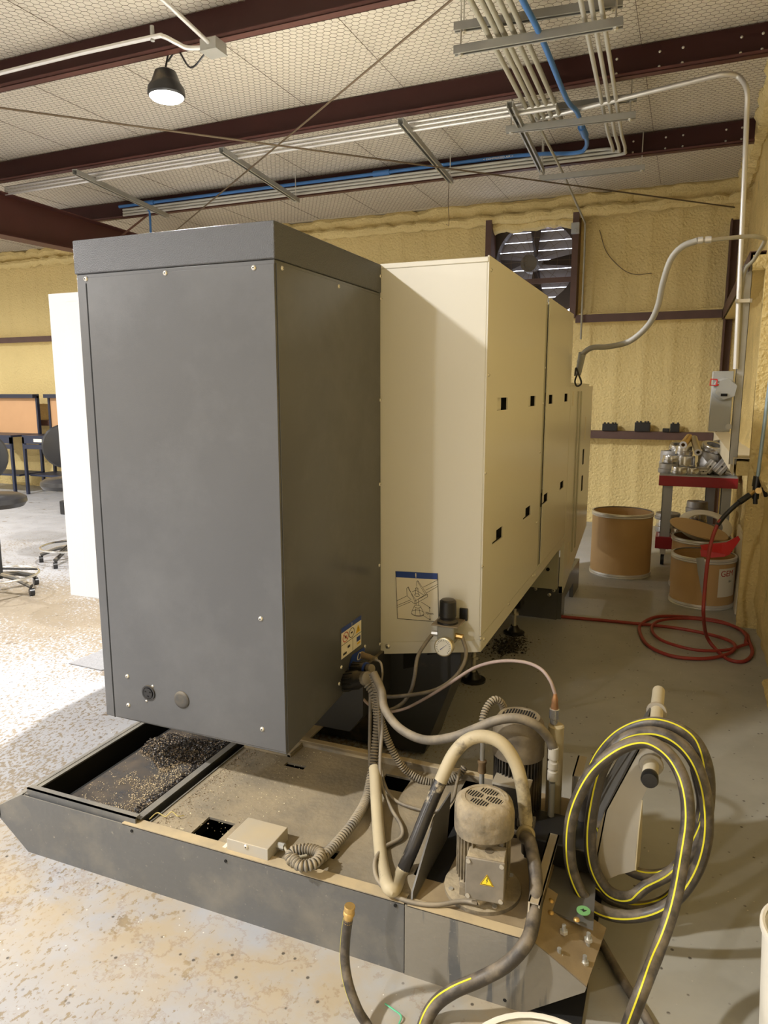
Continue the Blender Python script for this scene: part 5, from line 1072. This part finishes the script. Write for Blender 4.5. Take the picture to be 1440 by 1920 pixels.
tag(MB().prism([p+V((0, 0, .0005)) for p in q], (0, 0, .006)).build('floor_mat', mat('mat_grey', (.24, .24, .25), .5, var=.2, vscale=60, bump=.4, bscale=120)), 'thin grey metal mat on the floor left of the charcoal cabinet', 'mat')
# ================================================ BACK LEFT: BENCHES, STOOLS
def wbench(x0, x1, yf, lab):
    t = thing('workbench', lab, 'workbench', ((x0+x1)/2, yf, 0), 'navy workbenches with pegboards'); y1_ = yf+.6
    MB().box((x0, yf, .90), (x1, y1_, .93)).build('worktop', bench, t); MB().box((x0, yf, .80), (x1, yf+.03, .90)).build('apron', bench, t); MB().box((x0+.02, yf-.006, .72), (x1-.02, yf+.02, .79)).build('drawer', bench, t, bev=.003)
    for lx, ly in ((x0, yf), (x1-.04, yf), (x0, y1_-.04), (x1-.04, y1_-.04)): MB().box((lx, ly, 0), (lx+.04, ly+.04, .90)).build('leg', bench, t)
    MB().box((x0, yf+.1, .28), (x1, y1_, .31)).build('lower_shelf', bench, t)
    MB().box((x0+.03, y1_-.03, .93), (x1-.03, y1_-.015, 1.50)).build('pegboard', peg, t)
    for k in range(9): pass
    MB().box((x0, y1_-.05, .93), (x0+.035, y1_, 1.53)).build('upright', bench, t); MB().box((x1-.035, y1_-.05, .93), (x1, y1_, 1.53)).build('upright', bench, t)
    MB().box((x0, y1_-.13, 1.50), (x1, y1_, 1.56)).build('hood', bench, t); MB().box((x0+.25, yf-.008, .83), (x0+.42, yf-.004, .88)).build('label_tag', paper, t)
wbench(-11.0, -9.62, 8.15, 'left navy workbench with pegboard back against the far wall')
wbench(-9.50, -8.0, 8.25, 'right navy workbench half hidden behind the off-white enclosure')
def stool(loc, label, rot, sr=.25):
    t = thing('drafting_stool', label, 'stool', (0, 0, 0), 'black drafting stools')
    MB().lathe([(.02, .70), (sr*.9, .705), (sr, .74), (sr*.98, .775), (sr*.8, .80), (.01, .805)], (0, 0, 0), (0, 0, 1), 32).build('seat', vinyl, t)
    mb = MB(); vs = []; n = 24
    for d_, k in ((0, .6), (.012, .93), (.03, 1), (.05, .93), (.06, .6)):
        for i in range(n): a_ = 2*pi*i/n; vs.append(V((.20*k*cos(a_), .24+d_-.25*(.2*k*cos(a_))**2, 1.08+.21*k*sin(a_))))
    mb.add(vs, [(j*n+i, j*n+(i+1) % n, (j+1)*n+(i+1) % n, (j+1)*n+i) for j in range(4) for i in range(n)]+[tuple(range(n)), tuple(range(4*n, 5*n))]); mb.build('backrest', vinyl, t)
    MB().tube(cr([(0, .05, .70), (0, .2, .70), (0, .29, .78), (0, .29, 1.0)], 5), .018, 8).build('back_bar', blackc, t)
    MB().cyl((0, 0, .12), (0, 0, .45), .028, 14).cyl((0, 0, .45), (0, 0, .70), .016, 12).build('gas_column', blackc, t)
    for i in range(5):
        a_ = 2*pi*i/5+.3; u_ = V((cos(a_), sin(a_), 0)); g = MB().tube([u_*.02+V((0, 0, .15)), u_*.15+V((0, 0, .13)), u_*.30+V((0, 0, .075))], .02, 8).build('base_leg', plast, t)
        MB().cyl(u_*.30+V((-.018, 0, .03)), u_*.30+V((.018, 0, .03)), .03, 14).build('caster', blackc, g)
    MB().tube([V((.29*cos(2*pi*i/40), .29*sin(2*pi*i/40), .15)) for i in range(41)], .010, 8).build('foot_ring', chrome, t)
    for i in range(3): a_ = 2*pi*i/3; MB().cyl((0, 0, .20), (.285*cos(a_), .285*sin(a_), .15), .008, 8).build('ring_spoke', blackc, t)
    t.location = loc; t.rotation_euler[2] = rot; return t
p = rz(12, 1113, 0); s1 = stool((p.x-.06, p.y, 0), 'black drafting stool with chrome foot ring at the left edge', R(62))
p = rz(140, 1052, 0); dup(s1, (p.x+.0, p.y, 0), 'black drafting stool mostly hidden behind the off-white enclosure', R(50))
p = rz(118, 965, 0); tag(MB().box((p.x-.05, p.y, 0), (p.x+.25, p.y+.25, .18)).build('black_bin', blackc, bev=.01), 'small black bin on the floor beyond the stools', 'bin')
